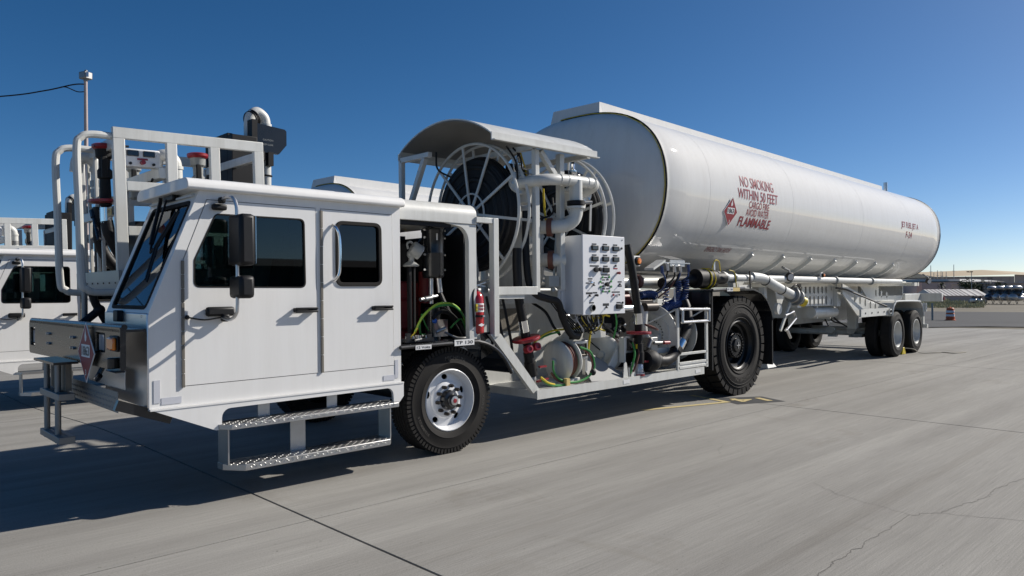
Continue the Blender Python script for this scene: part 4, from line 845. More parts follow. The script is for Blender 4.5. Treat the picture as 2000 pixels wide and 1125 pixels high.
V2 = riser([(5.82, .08, 2.22), (5.87, .05, 1.95), (5.94, .05, 1.65), (5.985, .05, 1.42), (6.0, .05, 1.33)], .05, ((6.0, .05, 1.33), (6.01, .05, 1.19)), (6.015, .05, 1.075), (6.01, .05, .68))
M().lathe([(.075, 0), (.075, .03), (.06, .04), (.06, .13), (.05, .15)], (6.01, .05, .525), (0, 0, 1), 18).build('sight_cup', 'lens', V2); M().lathe([(.08, 0), (.08, .025), (.01, .025)], (6.01, .05, .516), (0, 0, 1), 18).build('cup_base', 'red', V2)
M().beam((6.05, .0, .70), (6.24, .0, .69), .035, .025).build('valve_lever', 'red', V2); M().lathe([(.02, 0), (.1, .01), (.1, .03), (.02, .04)], (6.28, .05, 1.12), (.3, -.3, 1), 20).build('lever_disc', 'rust_red', V2)
# small spring reels with twin hoses
def spring_reel(x, y, z, ax, sgn):
    A = Vector(ax).normalized(); o = Vector((x, y, z))
    S = M().lathe([(.05, -.05), (.10, -.05), (.20, -.035), (.245, .0), (.25, .02), (.24, .03)], o, A, 36).build('spring_reel', 'kit_white', TR, smooth=50)
    M().lathe([(.24, .16), (.25, .17), (.24, .19), (.05, .19)], o, A, 36).build('reel_cheek', 'kit_white', S)
    m = M()
    for k in range(4): m.ring(o+A*(.045+.033*k), A, .19, .017, 36, 6)
    m.build('green_hose_wrap', 'green', S); m = M()
    for k in range(3): m.ring(o+A*(.06+.033*k), A, .205, .015, 36, 6)
    m.build('red_hose_wrap', 'rust_red', S)
    M().beam(o-A*.06+Vector((0, 0, .02)), Vector((o.x-A.x*.06+.05, o.y-A.y*.06-.02, .53)), .05, .03, (0, 1, 0)).box(o.x-.2, o.x+.28, o.y-.12, o.y+.1, .516, .58).cyl(o-A*.09, o-A*.03, .045).build('reel_stand', 'kit_white', S, bevel=.006)
    return S
S1 = spring_reel(4.66, .25, .79, (.93, -.05, .1), 1); S2 = spring_reel(5.72, .42, .80, (.80, .35, .05), 1)
M().plate([(5.52, .62), (5.85, 1.0), (5.95, .92), (5.62, .54)], [], XZ(.2), .02).build('reel_arm', 'kit_white', S2)
def guide(x, y, z):
    G = M().plate([(x, z), (x+.24, z), (x+.24, z+.22), (x, z+.22)], [[(x+.035, z+.035), (x+.205, z+.035), (x+.205, z+.185), (x+.035, z+.185)]], XZ(y), .04).build('hose_guide', 'alloy', TR, bevel=.003)
    M().cyl((x+.03, y-.005, z+.045), (x+.21, y-.005, z+.045), .016).cyl((x+.05, y-.01, z+.04), (x+.05, y-.01, z+.19), .014).cyl((x+.19, y-.01, z+.04), (x+.19, y-.01, z+.19), .014).build('guide_roller', 'bolt', G)
    M().box(x-.03, x, y, y+.08, z-.12, z+.2).build('guide_bracket', 'kit_white', G)
guide(4.86, .14, .80); guide(5.80, .10, .82); M().box(5.06, 5.10, .15, .2, .6, .82).build('guide_leg', 'alloy', TR)
hose([(4.93, .12, .95), (5.06, .06, .88), (5.10, .04, .72), (5.02, .03, .62), (4.88, .04, .56), (4.70, .06, .55), (4.52, .08, .60), (4.44, .1, .70), (4.45, .12, .82)], .014, 'green', 'twin_hose'); hose([(4.95, .13, .95), (5.04, .07, .86), (5.08, .05, .72), (5.0, .04, .60), (4.86, .05, .545), (4.68, .07, .54), (4.5, .09, .585), (4.41, .11, .68)], .014, 'rust_red', 'twin_hose')
hose([(4.24, .1, .62), (4.32, .06, .56), (4.45, .05, .535), (4.6, .05, .535)], .014, 'green', 'twin_hose'); hose([(4.22, .1, .65), (4.3, .06, .58), (4.4, .05, .55)], .013, 'yellow', 'twin_hose'); M().ball((5.06, .03, .64), .04).build('hose_stop', 'black_matt', TR); M().cbox((4.60, .04, .56), (.06, .05, .09)).build('brass_block', 'caution', TR)
hose([(5.92, .08, .95), (5.90, .03, .82), (5.84, .02, .68), (5.80, .03, .56)], .013, 'green', 'twin_hose'); hose([(5.94, .08, .95), (5.97, .02, .84), (5.9, .0, .7), (5.85, .02, .58)], .013, 'rust_red', 'twin_hose'); M().cbox((5.97, .04, .90), (.05, .02, .06)).build('hose_tag', 'yellow', TR)
for x in (5.66, 5.82): M().plate([(x, .52), (x+.10, .52), (x+.07, .70), (x+.05, .72), (x+.02, .70)], [], XZ(.03), .012).build('nozzle_fin', 'kit_white', TR)
M().cyl((5.79, .04, .52), (5.79, .04, .64), .014).build('nozzle', 'steel', TR)
M().add([(5.02, .02, .535), (5.16, .4, .86), (5.40, .4, .86), (5.80, .02, .49), (5.28, .28, .76), (5.02, .02, .525), (5.16, .4, .85), (5.40, .4, .85), (5.80, .02, .48), (5.28, .28, .75)], [(0, 3, 2, 4, 1), (5, 6, 9, 7, 8), (0, 5, 8, 3), (3, 8, 7, 2), (1, 6, 5, 0)]).build('splash_plate', 'sheet', TR, smooth=0)
# large hose reel with black suction hose, steel cage in front
LR = M().lathe([(.06, -.03), (.16, -.03), (.165, -.02), (.30, -.02), (.305, -.005), (.385, -.01), (.42, .0), (.42, .012), (.1, .012)], (6.82, .42, 1.0), (1, 0, 0), 44).build('fuel_reel', 'kit_white', TR, smooth=30)
m = M()
for k in range(4): m.ring((6.92+.1*k, .42, 1.0), (1, 0, 0), .30, .052, 44, 8)
m.build('hose_wrap', 'hose', LR); M().lathe([(.40, 0), (.40, .012), (.1, .012)], (7.34, .42, 1.0), (1, 0, 0), 44).build('reel_cheek', 'kit_white', LR)
m = M()
for k in range(30): a = k*2*math.pi/30; c = Vector((6.80, .42+.2*math.cos(a), 1.0+.2*math.sin(a))); m.cyl(c, c+Vector((-.012, 0, 0)), .008, 5)
m.build('hub_bolts', 'bolt', LR)
M().tube(spline([(6.40, .24, 1.42), (6.36, .24, 1.15), (6.40, .24, 1.0), (6.50, .27, .95), (6.62, .34, .95), (6.72, .42, .96)], 5), .062, 16).cyl((6.52, .28, .95), (6.56, .3, .95), .075).cyl((6.62, .33, .95), (6.66, .35, .95), .078).build('swivel_pipe', 'kit_white', TR, smooth=60)
M().cyl((5.45, .3, 1.39), (6.35, .3, 1.39), .045).build('cross_pipe', 'chrome', TR); M().cbox((6.44, .3, 1.42), (.3, .14, .15)).cyl((6.34, .2, 1.4), (6.62, .2, 1.4), .06).build('pipe_valve', 'bolt', TR, bevel=.01)
M().beam((6.40, .2, .80), (7.05, .14, .80), .06, .07).cyl((6.78, .3, .95), (7.0, .3, .95), .03).cbox((6.80, .3, .95), (.14, .1, .12)).build('reel_arm', 'kit_white', LR)
hose([(7.33, .22, 1.46), (7.31, .16, 1.34), (7.24, .1, 1.18), (7.12, .06, 1.02), (7.0, .05, .92)], .072, 'hose', 'suction_hose', n=14)
M().cyl((7.0, .05, .92), (6.90, .05, .82), .079, 18).build('hose_ferrule', 'chrome', TR); M().cyl((6.90, .05, .82), (6.84, .05, .775), .085, 18).build('hose_coupling', 'black_matt', TR)
hose([(6.84, .05, .78), (6.76, .05, .71), (6.62, .05, .67), (6.46, .05, .675), (6.36, .05, .68)], .075, 'hose', 'suction_elbow', n=14)
M().lathe([(.06, -.04), (.10, -.02), (.10, .05), (.13, .07), (.15, .12), (.15, .2), (.12, .26), (.05, .27)], (6.40, .05, .68), (-1, 0, .08), 26).build('cam_coupling', 'black_matt', TR)
M().cbox((6.36, .1, .90), (.16, .1, .2)).cyl((6.22, .06, .86), (6.3, .06, .98), .03).cyl((6.3, .02, .93), (6.5, .02, .92), .022).build('ball_valve', 'galv', TR, bevel=.01); M().cyl((6.50, .0, .92), (6.63, .0, .915), .024).build('valve_grip', 'red', TR)
CG = M()
for x in (6.83, 7.56): CG.beam((x, .0, .515), (x, .0, 1.37), .05, .03, (0, 1, 0))
for z in (.55, .61, .74): CG.beam((6.83, .0, z), (7.56, .0, z), .03, .035)
CG.box(6.86, 7.54, -.005, .005, .53, .60); CG.beam((6.55, .35, 1.15), (6.83, .02, 1.36), .02, .02).beam((7.2, .3, 1.1), (7.54, .02, 1.34), .02, .02); CG = CG.build('reel_cage', 'kit_white', TR, bevel=.003)
for a, b in (((6.83, -.03, 1.365), (7.60, -.03, 1.345)), ((6.90, -.03, 1.18), (7.60, -.03, 1.18)), ((6.9, -.04, 1.18), (6.9, -.04, 1.35)), ((7.58, -.04, 1.18), (7.58, -.04, 1.35))): M().cyl(a, b, .02, 10).build('cage_roller', 'steel', CG)
# side pipe, couplings and coiled air lines between tractor and trailer
M().cyl((5.6, .6, 1.74), (7.6, .6, 1.755), .062, 18).build('supply_pipe', 'kit_white', TR); M().lathe([(.065, -.035), (.10, -.035), (.10, .035), (.065, .035)], (6.72, .6, 1.75), (1, 0, 0), 26).build('pipe_coupling', 'rust_red', TR)
M().tube(spline([(5.62, .6, 1.74), (5.5, .6, 1.70), (5.48, .6, 1.5), (5.6, .5, 1.2)], 5), .062, 14).build('supply_bend', 'kit_white', TR)
hose([(7.05, .4, 1.72), (7.3, .38, 1.76), (7.6, .3, 1.77), (7.75, .25, 1.79)], .085, 'hose', 'transfer_hose', n=12); M().cyl((5.9, .9, 1.5), (6.9, .9, 1.5), .12).build('gear_housing', 'engine_red', TR)
FC = M().cyl((7.66, .24, 1.79), (8.05, .2, 1.795), .145, 26).cyl((8.05, .2, 1.795), (8.35, .18, 1.80), .09, 20).build('swivel_joint', 'black_matt', TR)
for x in (7.86, 7.96, 8.06): M().ring((x, .22, 1.79), (1, -.1, 0), .150 if x < 8.04 else .11, .012, 28, 6).build('hazard_band', 'yellow', FC)
hose([(7.9, .1, 1.95), (7.95, .08, 2.06), (8.06, .08, 2.04), (8.1, .08, 1.9)], .008, 'yellow', 'grounding_cable'); hose([(8.3, .05, 1.92), (8.42, .03, 1.88), (8.46, .02, 1.66)], .008, 'yellow', 'grounding_cable')
M().box(7.95, 7.99, .1, .13, 1.92, 2.06).build('cable_hook', 'steel', FC)
for pts, R__, t in (([(7.42, .25, 1.78), (7.42, .25, 1.62), (7.36, .25, 1.48), (7.22, .25, 1.42), (7.05, .26, 1.40), (6.92, .28, 1.36)], .045, 26), ([(7.30, .3, 1.76), (7.30, .3, 1.58), (7.22, .3, 1.47), (7.05, .32, 1.40), (6.96, .32, 1.30)], .045, 24), ([(6.98, .3, 1.72), (7.0, .3, 1.55), (6.97, .3, 1.40), (6.9, .3, 1.3)], .04, 9), ([(6.4, .3, 1.56), (6.62, .3, 1.58), (6.75, .3, 1.55)], .045, 11)):
    coil(pts, R__, .009, t).build('coiled_air_line', 'blue', TR)

# fittings crowding the pump bay
random.seed(21)
for i in range(26):
    x, y, z = random.uniform(5.15, 6.35), random.uniform(.35, .7), random.uniform(.9, 1.32); k = i % 4
    if k == 0: M().cbox((x, y, z), (random.uniform(.06, .14), .08, random.uniform(.06, .12))).build('valve_block', random.choice(['black_matt', 'galv', 'kit_grey']), TR, bevel=.008)
    elif k == 1: M().cyl((x, y, z), (x+random.uniform(.08, .25), y, z+random.uniform(-.05, .05)), random.uniform(.015, .035), 12).build('pipe_stub', random.choice(['kit_white', 'galv', 'steel']), TR)
    elif k == 2: hose([(x, y, z), (x+.1, y-.1, z-.12), (x+.25, y-.08, z-.2), (x+.35, y, z-.1)], random.uniform(.008, .018), random.choice(['hose', 'hose', 'yellow', 'green']), 'control_line', 5, 6)
    else: M().lathe([(.05, 0), (.055, .02), (.03, .03), (.03, .09), (.05, .1), (.05, .12)], (x, y, z), (1, -.3, .2), 14).build('union_fitting', random.choice(['galv', 'kit_grey', 'black_matt']), TR)
M().tube(spline([(6.22, .3, 1.62), (6.30, .28, 1.45), (6.36, .26, 1.22), (6.38, .26, 1.02)], 5), .055, 14).build('drop_pipe', 'kit_white', TR)
M().plate([(5.35, 1.22), (5.62, 1.10), (5.62, 1.03), (5.30, 1.03)], [], XZ(.28), .12).build('pump_bracket', 'kit_white', TR)
for x in (3.62, 3.74, 3.86): hose([(x, .35, 1.58), (x+.03, .3, 1.3), (x+.1, .3, 1.0), (x+.2, .4, .75)], .016, 'hose', 'control_line', 5, 8)
hose([(4.58, .6, 1.5), (4.62, .4, 1.38), (4.66, .3, 1.2), (4.72, .25, 1.1)], .018, 'hose', 'control_line'); M().ball((4.57, .62, 1.51), .03).build('cable_boot', 'hose', TR)
for i in range(5): hose([(4.5+.04*i, .2, 1.50), (4.62+.03*i, .16, 1.35), (4.78+.04*i, .12, 1.16), (4.95, .12, 1.08)], .008, 'hose', 'control_line', 5, 6)
# ------------------------------------------------------------ fire extinguisher clipped to the hood post
FX = thing('fire_extinguisher', (3.26, .10, 1.19), 'red fire extinguisher with black hose strapped to the post behind the front wheel', 'extinguisher')
M().lathe([(.06, 0), (.074, .012), (.076, .03), (.076, .36), (.07, .40), (.045, .435), (.026, .45), (.024, .47)], (3.26, .10, 1.19), (0, 0, 1), 28).build('cylinder', 'ext_red', FX, smooth=60)
M().lathe([(.0765, 0), (.078, .001), (.078, .09), (.0765, .091)], (3.26, .10, 1.42), (0, 0, 1), 28).build('instruction_label', 'label_white', FX); M().box(3.195, 3.215, .03, .048, 1.425, 1.505).build('label_edge', 'yellow', FX)
m = M()
for i in range(5):
    for j in range(2): m.box(3.222+.017*i, 3.232+.017*i, .0195, .0212, 1.44+.033*j, 1.462+.033*j)
m.build('label_pictures', 'print_red', FX); m = M(); m.add([(3.26+a, .0222, 1.285+b) for a, b in ((-.045, 0), (0, -.018), (.045, 0), (0, .018))], [(0, 1, 2, 3)]); m.build('badge', 'print_white', FX)
M().lathe([(.077, 0), (.079, .001), (.079, .024), (.077, .025)], (3.26, .10, 1.365), (0, 0, 1), 28).build('strap', 'black_matt', FX); M().box(3.27, 3.30, .012, .022, 1.368, 1.386).build('buckle', 'steel', FX)
M().cyl((3.26, .1, 1.65), (3.26, .1, 1.70), .02).beam((3.22, .08, 1.695), (3.34, .05, 1.73), .02, .012).beam((3.24, .08, 1.70), (3.34, .05, 1.69), .02, .01).build('lever', 'steel', FX); M().tube(spline([(3.25, .08, 1.68), (3.19, .06, 1.66), (3.165, .05, 1.58), (3.17, .04, 1.40), (3.18, .04, 1.27)], 5), .013, 8).build('hose', 'hose', FX)

# ------------------------------------------------------------ tank trailer, turned 2.4 degrees from the tractor
PH = R_(2.4); E_ = Vector((math.cos(PH), math.sin(PH), 0)); N_ = Vector((-math.sin(PH), math.cos(PH), 0)); T0 = Vector((.014, -.19, 0))
tw = lambda a, b, c=0: T0+E_*a+N_*b+Vector((0, 0, c))
TL = thing('tank_trailer', tw(13, 1.55), 'long white fuel tank trailer with red warning lettering behind the near tractor', 'trailer', 'white fuel tank trailers', PH, (13, 1.55, 0))
TA, TB, TN, TY, TZ = 1.55, 1.19, 2.5, 1.55, 3.075
drop = lambda x: -.0052*(x-6.74)
def lean(z): return 1-.045*min(1, max(0, TZ-z)/.8)**1.0        # the lower shell leans in below the seam
def sec(k, n=72, up=1.0):
    out = []
    for i in range(n):
        a = 2*math.pi*i/n; c, s = math.cos(a), math.sin(a); r = (abs(c)**TN+abs(s)**TN)**(-1/TN)
        kk = k*(up if s > 1e-6 else 1); out.append((TY-TA*r*c*kk*lean(TZ+TB*r*s*k), TZ+TB*r*s*kk))
    return out
rings = []
for i in range(10, 0, -1): a = math.pi/2*i/10; rings.append((6.74-.34*math.sin(a), max(.002, math.cos(a)**.75)))
xs = [6.74+13.56*i/24 for i in range(25)]; rings += [(x, 1) for x in xs]
for i in range(1, 11): a = math.pi/2*i/10; rings.append((20.3+.34*math.sin(a), max(.002, math.cos(a)**.75)))
m = M(); n = 96
for x, k in rings:
    for (y, z) in sec(k, n, 1.0028 if k == 1 else 1.0): m.v.append(Vector((x, y, z+drop(x))))
for i in range(len(rings)-1):
    for j in range(n): m.f.append((i*n+j, i*n+(j+1) % n, (i+1)*n+(j+1) % n, (i+1)*n+j))
TK = m.build('tank', 'tank_white', TL, smooth=28)
def surf(x, z, o=0):
    zz = max(-1, min(1, (z-TZ-drop(x))/TB)); return TY-TA*(1-abs(zz)**TN)**(1/TN)*(1.0028 if zz > 0 else lean(TZ+zz*TB))-o
def band(x, w, name, mt, k=1.002):
    m = M(); n = 96
    for xx, kk in ((x-w/2, 1.0), (x-w/2, k), (x+w/2, k), (x+w/2, 1.0)):
        for (y, z) in sec(kk, n, 1.0028): m.v.append(Vector((xx, y, z+drop(xx))))
    for i in range(3):
        for j in range(n): m.f.append((i*n+j, i*n+(j+1) % n, (i+1)*n+(j+1) % n, (i+1)*n+j))
    return m.build(name, mt, TK, smooth=40)
for x in (7.95, 10.9, 14.45, 17.6): band(x, .022, 'weld_seam', 'tank_white', 1.0007)
band(6.76, .05, 'head_flange', 'tank_white', 1.006); band(20.28, .05, 'head_flange', 'tank_white', 1.006)
# wiring round the front head
pts = [(6.735, y, z) for (y, z) in [q for q in sec(1.008, 96) if q[0] < 1.95 and not (q[1] < 2.05 and q[0] > .75)]]
pts.sort(key=lambda p: math.atan2(p[2]-TZ, -(p[1]-TY)) )
M().tube([(6.71, p[1], p[2]) for p in pts], .013, 6).build('wire_loom', 'black_matt', TL); M().tube([(6.69, p[1]+.012, p[2]) for p in pts[::3]], .005, 5).build('ground_wire', 'yellow', TL)
pts = [(20.30, y, z+drop(20.3)) for (y, z) in sec(1.006, 96) if y < 1.6]; pts.sort(key=lambda p: math.atan2(p[2]-TZ, -(p[1]-TY))); M().tube(pts, .012, 5).build('wire_loom', 'black_matt', TL)
# overturn rail box along the top
hat = [(1.13, 4.16), (1.16, 4.44), (2.06, 4.44), (2.10, 4.16)]
H_ = M().add([(6.86, *hat[0]), (6.76, *hat[1]), (6.76, *hat[2]), (6.86, *hat[3])]+[(19.35, a, b+drop(19.4)) for a, b in hat]+[(6.70, 1.12, 4.20), (6.70, 2.08, 4.20)], [(0, 4, 5, 1), (1, 5, 6, 2), (2, 6, 7, 3), (0, 1, 8), (1, 2, 9, 8), (2, 3, 9), (4, 7, 6, 5)]).build('overturn_rail', 'tank_white', TL, smooth=0)
M().cyl((19.8, 1.2, 4.2), (19.8, 1.2, 4.52), .05, 14).build('vent_pipe', 'steel', TL)
# lettering follows the curve of the tank side
def tt(s, x0, x1, z, h, shear=0, bold=0, slope=-.0052):
    xc = (x0+x1)/2
    f = lambda u, v: (xc+u, surf(xc+u, z+v+drop(xc+u), .004), z+v+drop(xc+u))
    text(s, x1-x0, h, f, 'print_red', 'lettering', TL, cuts=5, shear=shear, bold=bold)
tt('NO SMOKING', 8.90, 10.10, 3.365, .175, 0, .004); tt('WITHIN 50 FEET', 8.80, 10.24, 3.165, .165, 0, .004); tt('CARGO FIRE', 9.20, 9.93, 3.01, .115, 0, .004); tt('AVOID WATER', 9.13, 9.94, 2.885, .115, 0, .004); tt('FLAMMABLE', 8.92, 10.06, 2.73, .155, .12, .018)
tt('JET FUEL JET A', 17.0, 18.34, 3.165, .18, 0, .006); tt('F-24', 17.4, 17.86, 2.96, .15, 0, .006); tt('EMERGENCY TANK SHUTOFF', 8.35, 9.15, 2.27, .07, .1)
yt_, yb_ = surf(8.6, 3.065), surf(8.6, 2.615); placard((8.60, min((yt_+yb_)/2, surf(8.6, 2.84))-.009, 2.84), (1, 0, 0), (0, (yt_-yb_)/.45, 1), (0, -1, 0), .225, TL)
# underside: pipe, frame, brackets
M().cyl((8.3, .15, 1.815), (17.4, .15, 1.765), .058, 16).build('side_pipe', 'kit_white', TL); 
for x in (8.42, 8.62, 8.9, 11.0, 13.2, 15.3): M().lathe([(.06, -.02), (.085, -.02), (.085, .02), (.06, .02)], (x, .15, 1.813-.0055*(x-8.3)), (1, 0, 0), 18).build('pipe_joint', 'kit_grey', TL)
M().lathe([(.06, 0), (.10, .01), (.10, .06), (.07, .07), (.07, .16), (.1, .17), (.1, .22), (.06, .23)], (8.34, .15, 1.815), (1, 0, 0), 20).build('gate_valve', 'galv', TL); M().beam((9.35, .08, 1.92), (9.33, .06, 1.62), .03, .02, (0, 1, 0)).build('valve_handle', 'bolt', TL)
for k in range(7):
    x = 9.9+1.25*k; q = [(y, z) for (y, z) in sec(1.0, 120) if y < 1.25 and z < 2.32]; q.sort()
    M().plate([(a_, b_+drop(x)-.0) for a_, b_ in q]+[(a_-.03, b_+drop(x)-.055) for a_, b_ in reversed(q)], [], YZ(x), .05).build('tank_rib', 'kit_white', TL)
M().box(14.4, 19.0, 1.60, 1.64, .80, 1.73).box(14.4, 14.44, .7, 2.5, .95, 1.73).build('chassis_web', 'kit_white', TL)
M().box(9.5, 18.9, .45, .55, 1.66, 1.78).box(9.5, 18.9, 2.5, 2.6, 1.66, 1.78).build('frame_rail', 'kit_white', TL); M().box(9.9, 19.2, .30, 2.75, 1.735, 1.75).build('frame_pan', 'kit_white', TL)
sl = [slot(12.62+.21*i, z, .09, .20) for i in range(6) for z in (1.615, 1.375)]+[slot(12.40, 1.63, .08, .16, -.5), slot(12.40, 1.35, .08, .16, .5), slot(13.95, 1.64, .06, .14, .4), slot(13.95, 1.34, .06, .14, -.4)]
M().plate([(12.28, 1.275), (14.05, 1.255), (14.05, 1.73), (12.28, 1.715)], sl, XZ(.50), .03).build('slotted_panel', 'kit_white', TL); M().box(12.3, 14.0, .545, .56, 1.27, 1.7).build('panel_back', 'black_matt', TL)
M().box(14.06, 14.25, .42, .62, 1.24, 1.74).build('suspension_hanger', 'kit_white', TL); M().box(12.1, 12.28, .45, .6, 1.25, 1.72).build('suspension_hanger', 'kit_white', TL)
for y in (.3, 2.75):
    M().plate([(14.05, 1.72), (14.05, 1.50), (14.9, 1.02), (16.55, .98), (16.55, 1.18)], [slot(14.75+.33*i, 1.40-.055*i, .10, .17) for i in range(6)], XZ(y), .03).build('bracket_plate', 'kit_white', TL)
    M().plate([(15.7, 1.74), (19.0, 1.74), (19.0, 1.38), (18.4, 1.15), (16.6, 1.20)], [slot(16.9+.4*i, 1.5-.03*i, .10, .17) for i in range(3)], XZ(y+.25), .03).build('bracket_plate', 'kit_white', TL)
M().tube([(13.6, .27, 1.63), (14.1, .26, 1.6), (16.4, .12, 1.17), (16.55, .1, 1.15)], .02, 6).build('brake_hose', 'hose', TL)
M().cyl((13.15, .62, 1.13), (14.4, .62, 1.11), .11, 22).build('air_tank', 'kit_white', TL); M().box(13.3, 13.35, .55, .7, 1.0, 1.3).box(14.2, 14.25, .55, .7, 1.0, 1.3).build('tank_strap', 'kit_white', TL)
for k in range(5): x = 14.6+.7*k; M().box(x, x+.09, .62, .66, 1.22, 1.74).build('frame_rib', 'kit_white', TL)
M().box(17.1, 18.95, .55, .60, 1.42, 1.735).box(18.9, 19.3, .25, 2.8, 1.66, 1.75).build('rear_frame', 'kit_white', TL)
# wheels: two axles, dual tyres
def dual(x, y0, d):
    for k in (0, 1):
        T_ = tyre(TL, x, y0+d*k*.33, .525, .53, .28, .295, d, 'plain')
        if k == 0:
            Rm = M().lathe([(.305, .04), (.31, .015), (.295, .012), (.285, .03), (.275, .06), (.268, .14), (.24, .19), (.12, .20), (.11, .15), (.08, .12), (.001, .12)], (x, y0, .525), (0, d, 0), 44, cap=False).build('rim', 'alloy_rim', TL, smooth=45)
            m = M()
            for i in range(10): a = i*.628; m.cyl((x+.168*math.cos(a), y0+d*.19, .525+.168*math.sin(a)), (x+.168*math.cos(a), y0+d*.165, .525+.168*math.sin(a)), .016, 6)
            m.build('wheel_nuts', 'chrome', Rm)
mat('alloy_rim', (.55, .55, .53), .5, .35, var=.05)
for x in (16.72, 18.18):
    dual(x, 0.0, 1); dual(x, 3.1, -1); AX = M().cyl((x, .4, .54), (x, 2.7, .54), .075, 16).build('axle', 'kit_white', TL)
    for y in (1.0, 1.5): M().cyl((x-.22, y, .60), (x-.12, y, .55), .1, 18).cyl((x-.12, y, .55), (x, y, .54), .06, 12).box(x-.1, x+.02, y-.1, y+.1, .42, .5).build('brake_chamber', 'kit_white', AX)
    M().box(x-.55, x+.55, .78, .9, .66, .78).box(x-.6, x-.45, .75, .95, .66, 1.3).build('suspension_arm', 'kit_white', TL)
    M().box(x-.3, x+.5, .72, .95, .44, .52).build('spring_seat', 'kit_grey', AX); M().cyl((x+.4, .8, .78), (x+.4, .8, 1.25), .15, 18).build('air_bag', 'rubber', TL)
for pts in ([(15.1, .9, 1.3), (15.3, .95, .95), (16.3, 1.0, .68)], [(15.1, 1.3, 1.25), (15.6, 1.35, 1.05), (16.4, 1.5, .7)], [(14.6, .8, 1.12), (14.9, .85, .9), (15.6, .9, .8)]): M().tube(spline(pts, 5), .018, 6).build('brake_hose', 'hose', TL)
for y, s in ((-.02, 1), (3.12, -1)):
    fp = [(16.20, .99), (16.27, 1.16), (16.42, 1.27), (16.65, 1.315), (18.2, 1.29), (18.42, 1.24), (18.58, 1.12), (18.66, .90)]; m = M()
    for i in range(len(fp)-1):
        (a, b), (c_, e_) = fp[i], fp[i+1]; y1 = y+s*.66
        m.add([(a, y, b), (a, y1, b), (c_, y1, e_), (c_, y, e_), (a, y, b-.02), (a, y1, b-.02), (c_, y1, e_-.02), (c_, y, e_-.02)], [(0, 1, 2, 3), (7, 6, 5, 4), (0, 3, 7, 4), (1, 5, 6, 2), (0, 4, 5, 1), (2, 6, 7, 3)])
    FD = m.build('wheel_fender', 'kit_white', TL, smooth=45); M().tube(spline([(a, y, b-.01) for a, b in fp], 3), .022, 8).build('fender_lip', 'kit_white', FD)
    M().box(14.35, 16.25, y+s*.05, y+s*.09, 1.0, 1.165).build('fender_plate', 'kit_white', FD); M().box(16.05, 16.2, y-s*.0, y+s*.03, 1.03, 1.14).build('lamp_bracket', 'kit_white', FD)
    m = M()
    for k in range(4): m.cyl((14.6+.4*k, y+s*.05, 1.08), (14.6+.4*k, y+s*.04, 1.08), .02, 8)
    m.build('plate_bolts', 'bolt', FD); M().cyl((16.10, y, 1.085), (16.10, y-s*.03, 1.085), .03, 10).build('lamp', 'bolt', FD)
# loading elbow with yellow cap, landing leg
M().tube(spline([(9.55, .16, 1.83), (9.9, .12, 1.80), (10.2, .08, 1.70), (10.6, .04, 1.58), (10.85, .02, 1.51)], 5), .085, 16).build('loading_pipe', 'kit_white', TL, smooth=60); m = M()
for p in ((9.98, .11, 1.775), (10.48, .05, 1.615)): m.ring(p, (1, -.1, -.33), .088, .008, 20, 5)
m.build('pipe_strap', 'black_matt', TL); LP = M().lathe([(.09, 0), (.14, .01), (.14, .05), (.11, .06), (.11, .14), (.15, .15), (.15, .19), (.08, .20), (.07, .30), (.09, .31)], (10.83, .02, 1.52), (1, -.1, -.35), 24).build('loading_valve', 'galv', TL); M().lathe([(.075, 0), (.09, .01), (.09, .10), (.07, .12), (.001, .12)], (11.13, -.01, 1.415), (.9, -.3, -.35), 20).build('dust_cap', 'yellow', LP)
M().beam((10.9, -.05, 1.70), (11.05, -.05, 1.68), .03, .02).tube(spline([(10.75, 0, 1.62), (10.9, -.04, 1.70), (11.1, -.04, 1.58), (11.15, -.03, 1.45)], 4), .015, 6).build('valve_lever', 'bolt', LP)
LG = M().beam((10.12, .22, .42), (10.12, .22, 1.66), .10, .10, (1, 0, 0)).cyl((10.42, .12, 1.28), (10.42, .06, 1.28), .10, 20).build('landing_leg', 'kit_white', TL); M().plate([(10.75, 1.66), (11.3, 1.64), (11.05, 1.35), (10.9, 1.3)], [], XZ(.3), .02).beam((10.42, .05, .9), (10.85, .04, 1.42), .05, .03, (0, 1, 0)).build('leg_bracket', 'kit_white', LG)
M().tube([(10.55, .02, 1.16), (10.86, .0, 1.22), (10.96, .0, 1.10), (10.60, .0, .93), (10.52, .0, .90)], .022, 8).tube([(10.56, .0, .93), (10.72, .0, .76)], .024, 8).build('leg_crank', 'steel', LG); M().add([(9.97, .07, .28), (10.30, .07, .28), (10.30, .37, .28), (9.97, .37, .28), (10.06, .16, .45), (10.18, .16, .45), (10.18, .28, .45), (10.06, .28, .45)], [(3, 2, 1, 0), (4, 5, 6, 7), (0, 1, 5, 4), (1, 2, 6, 5), (2, 3, 7, 6), (3, 0, 4, 7)]).build('leg_foot', 'kit_white', LG)
M().plate([(9.5, 1.2), (9.85, 1.2), (9.9, 1.7), (9.5, 1.7)], [], XZ(.35), .004).build('paper_sheet', 'label_white', TL)
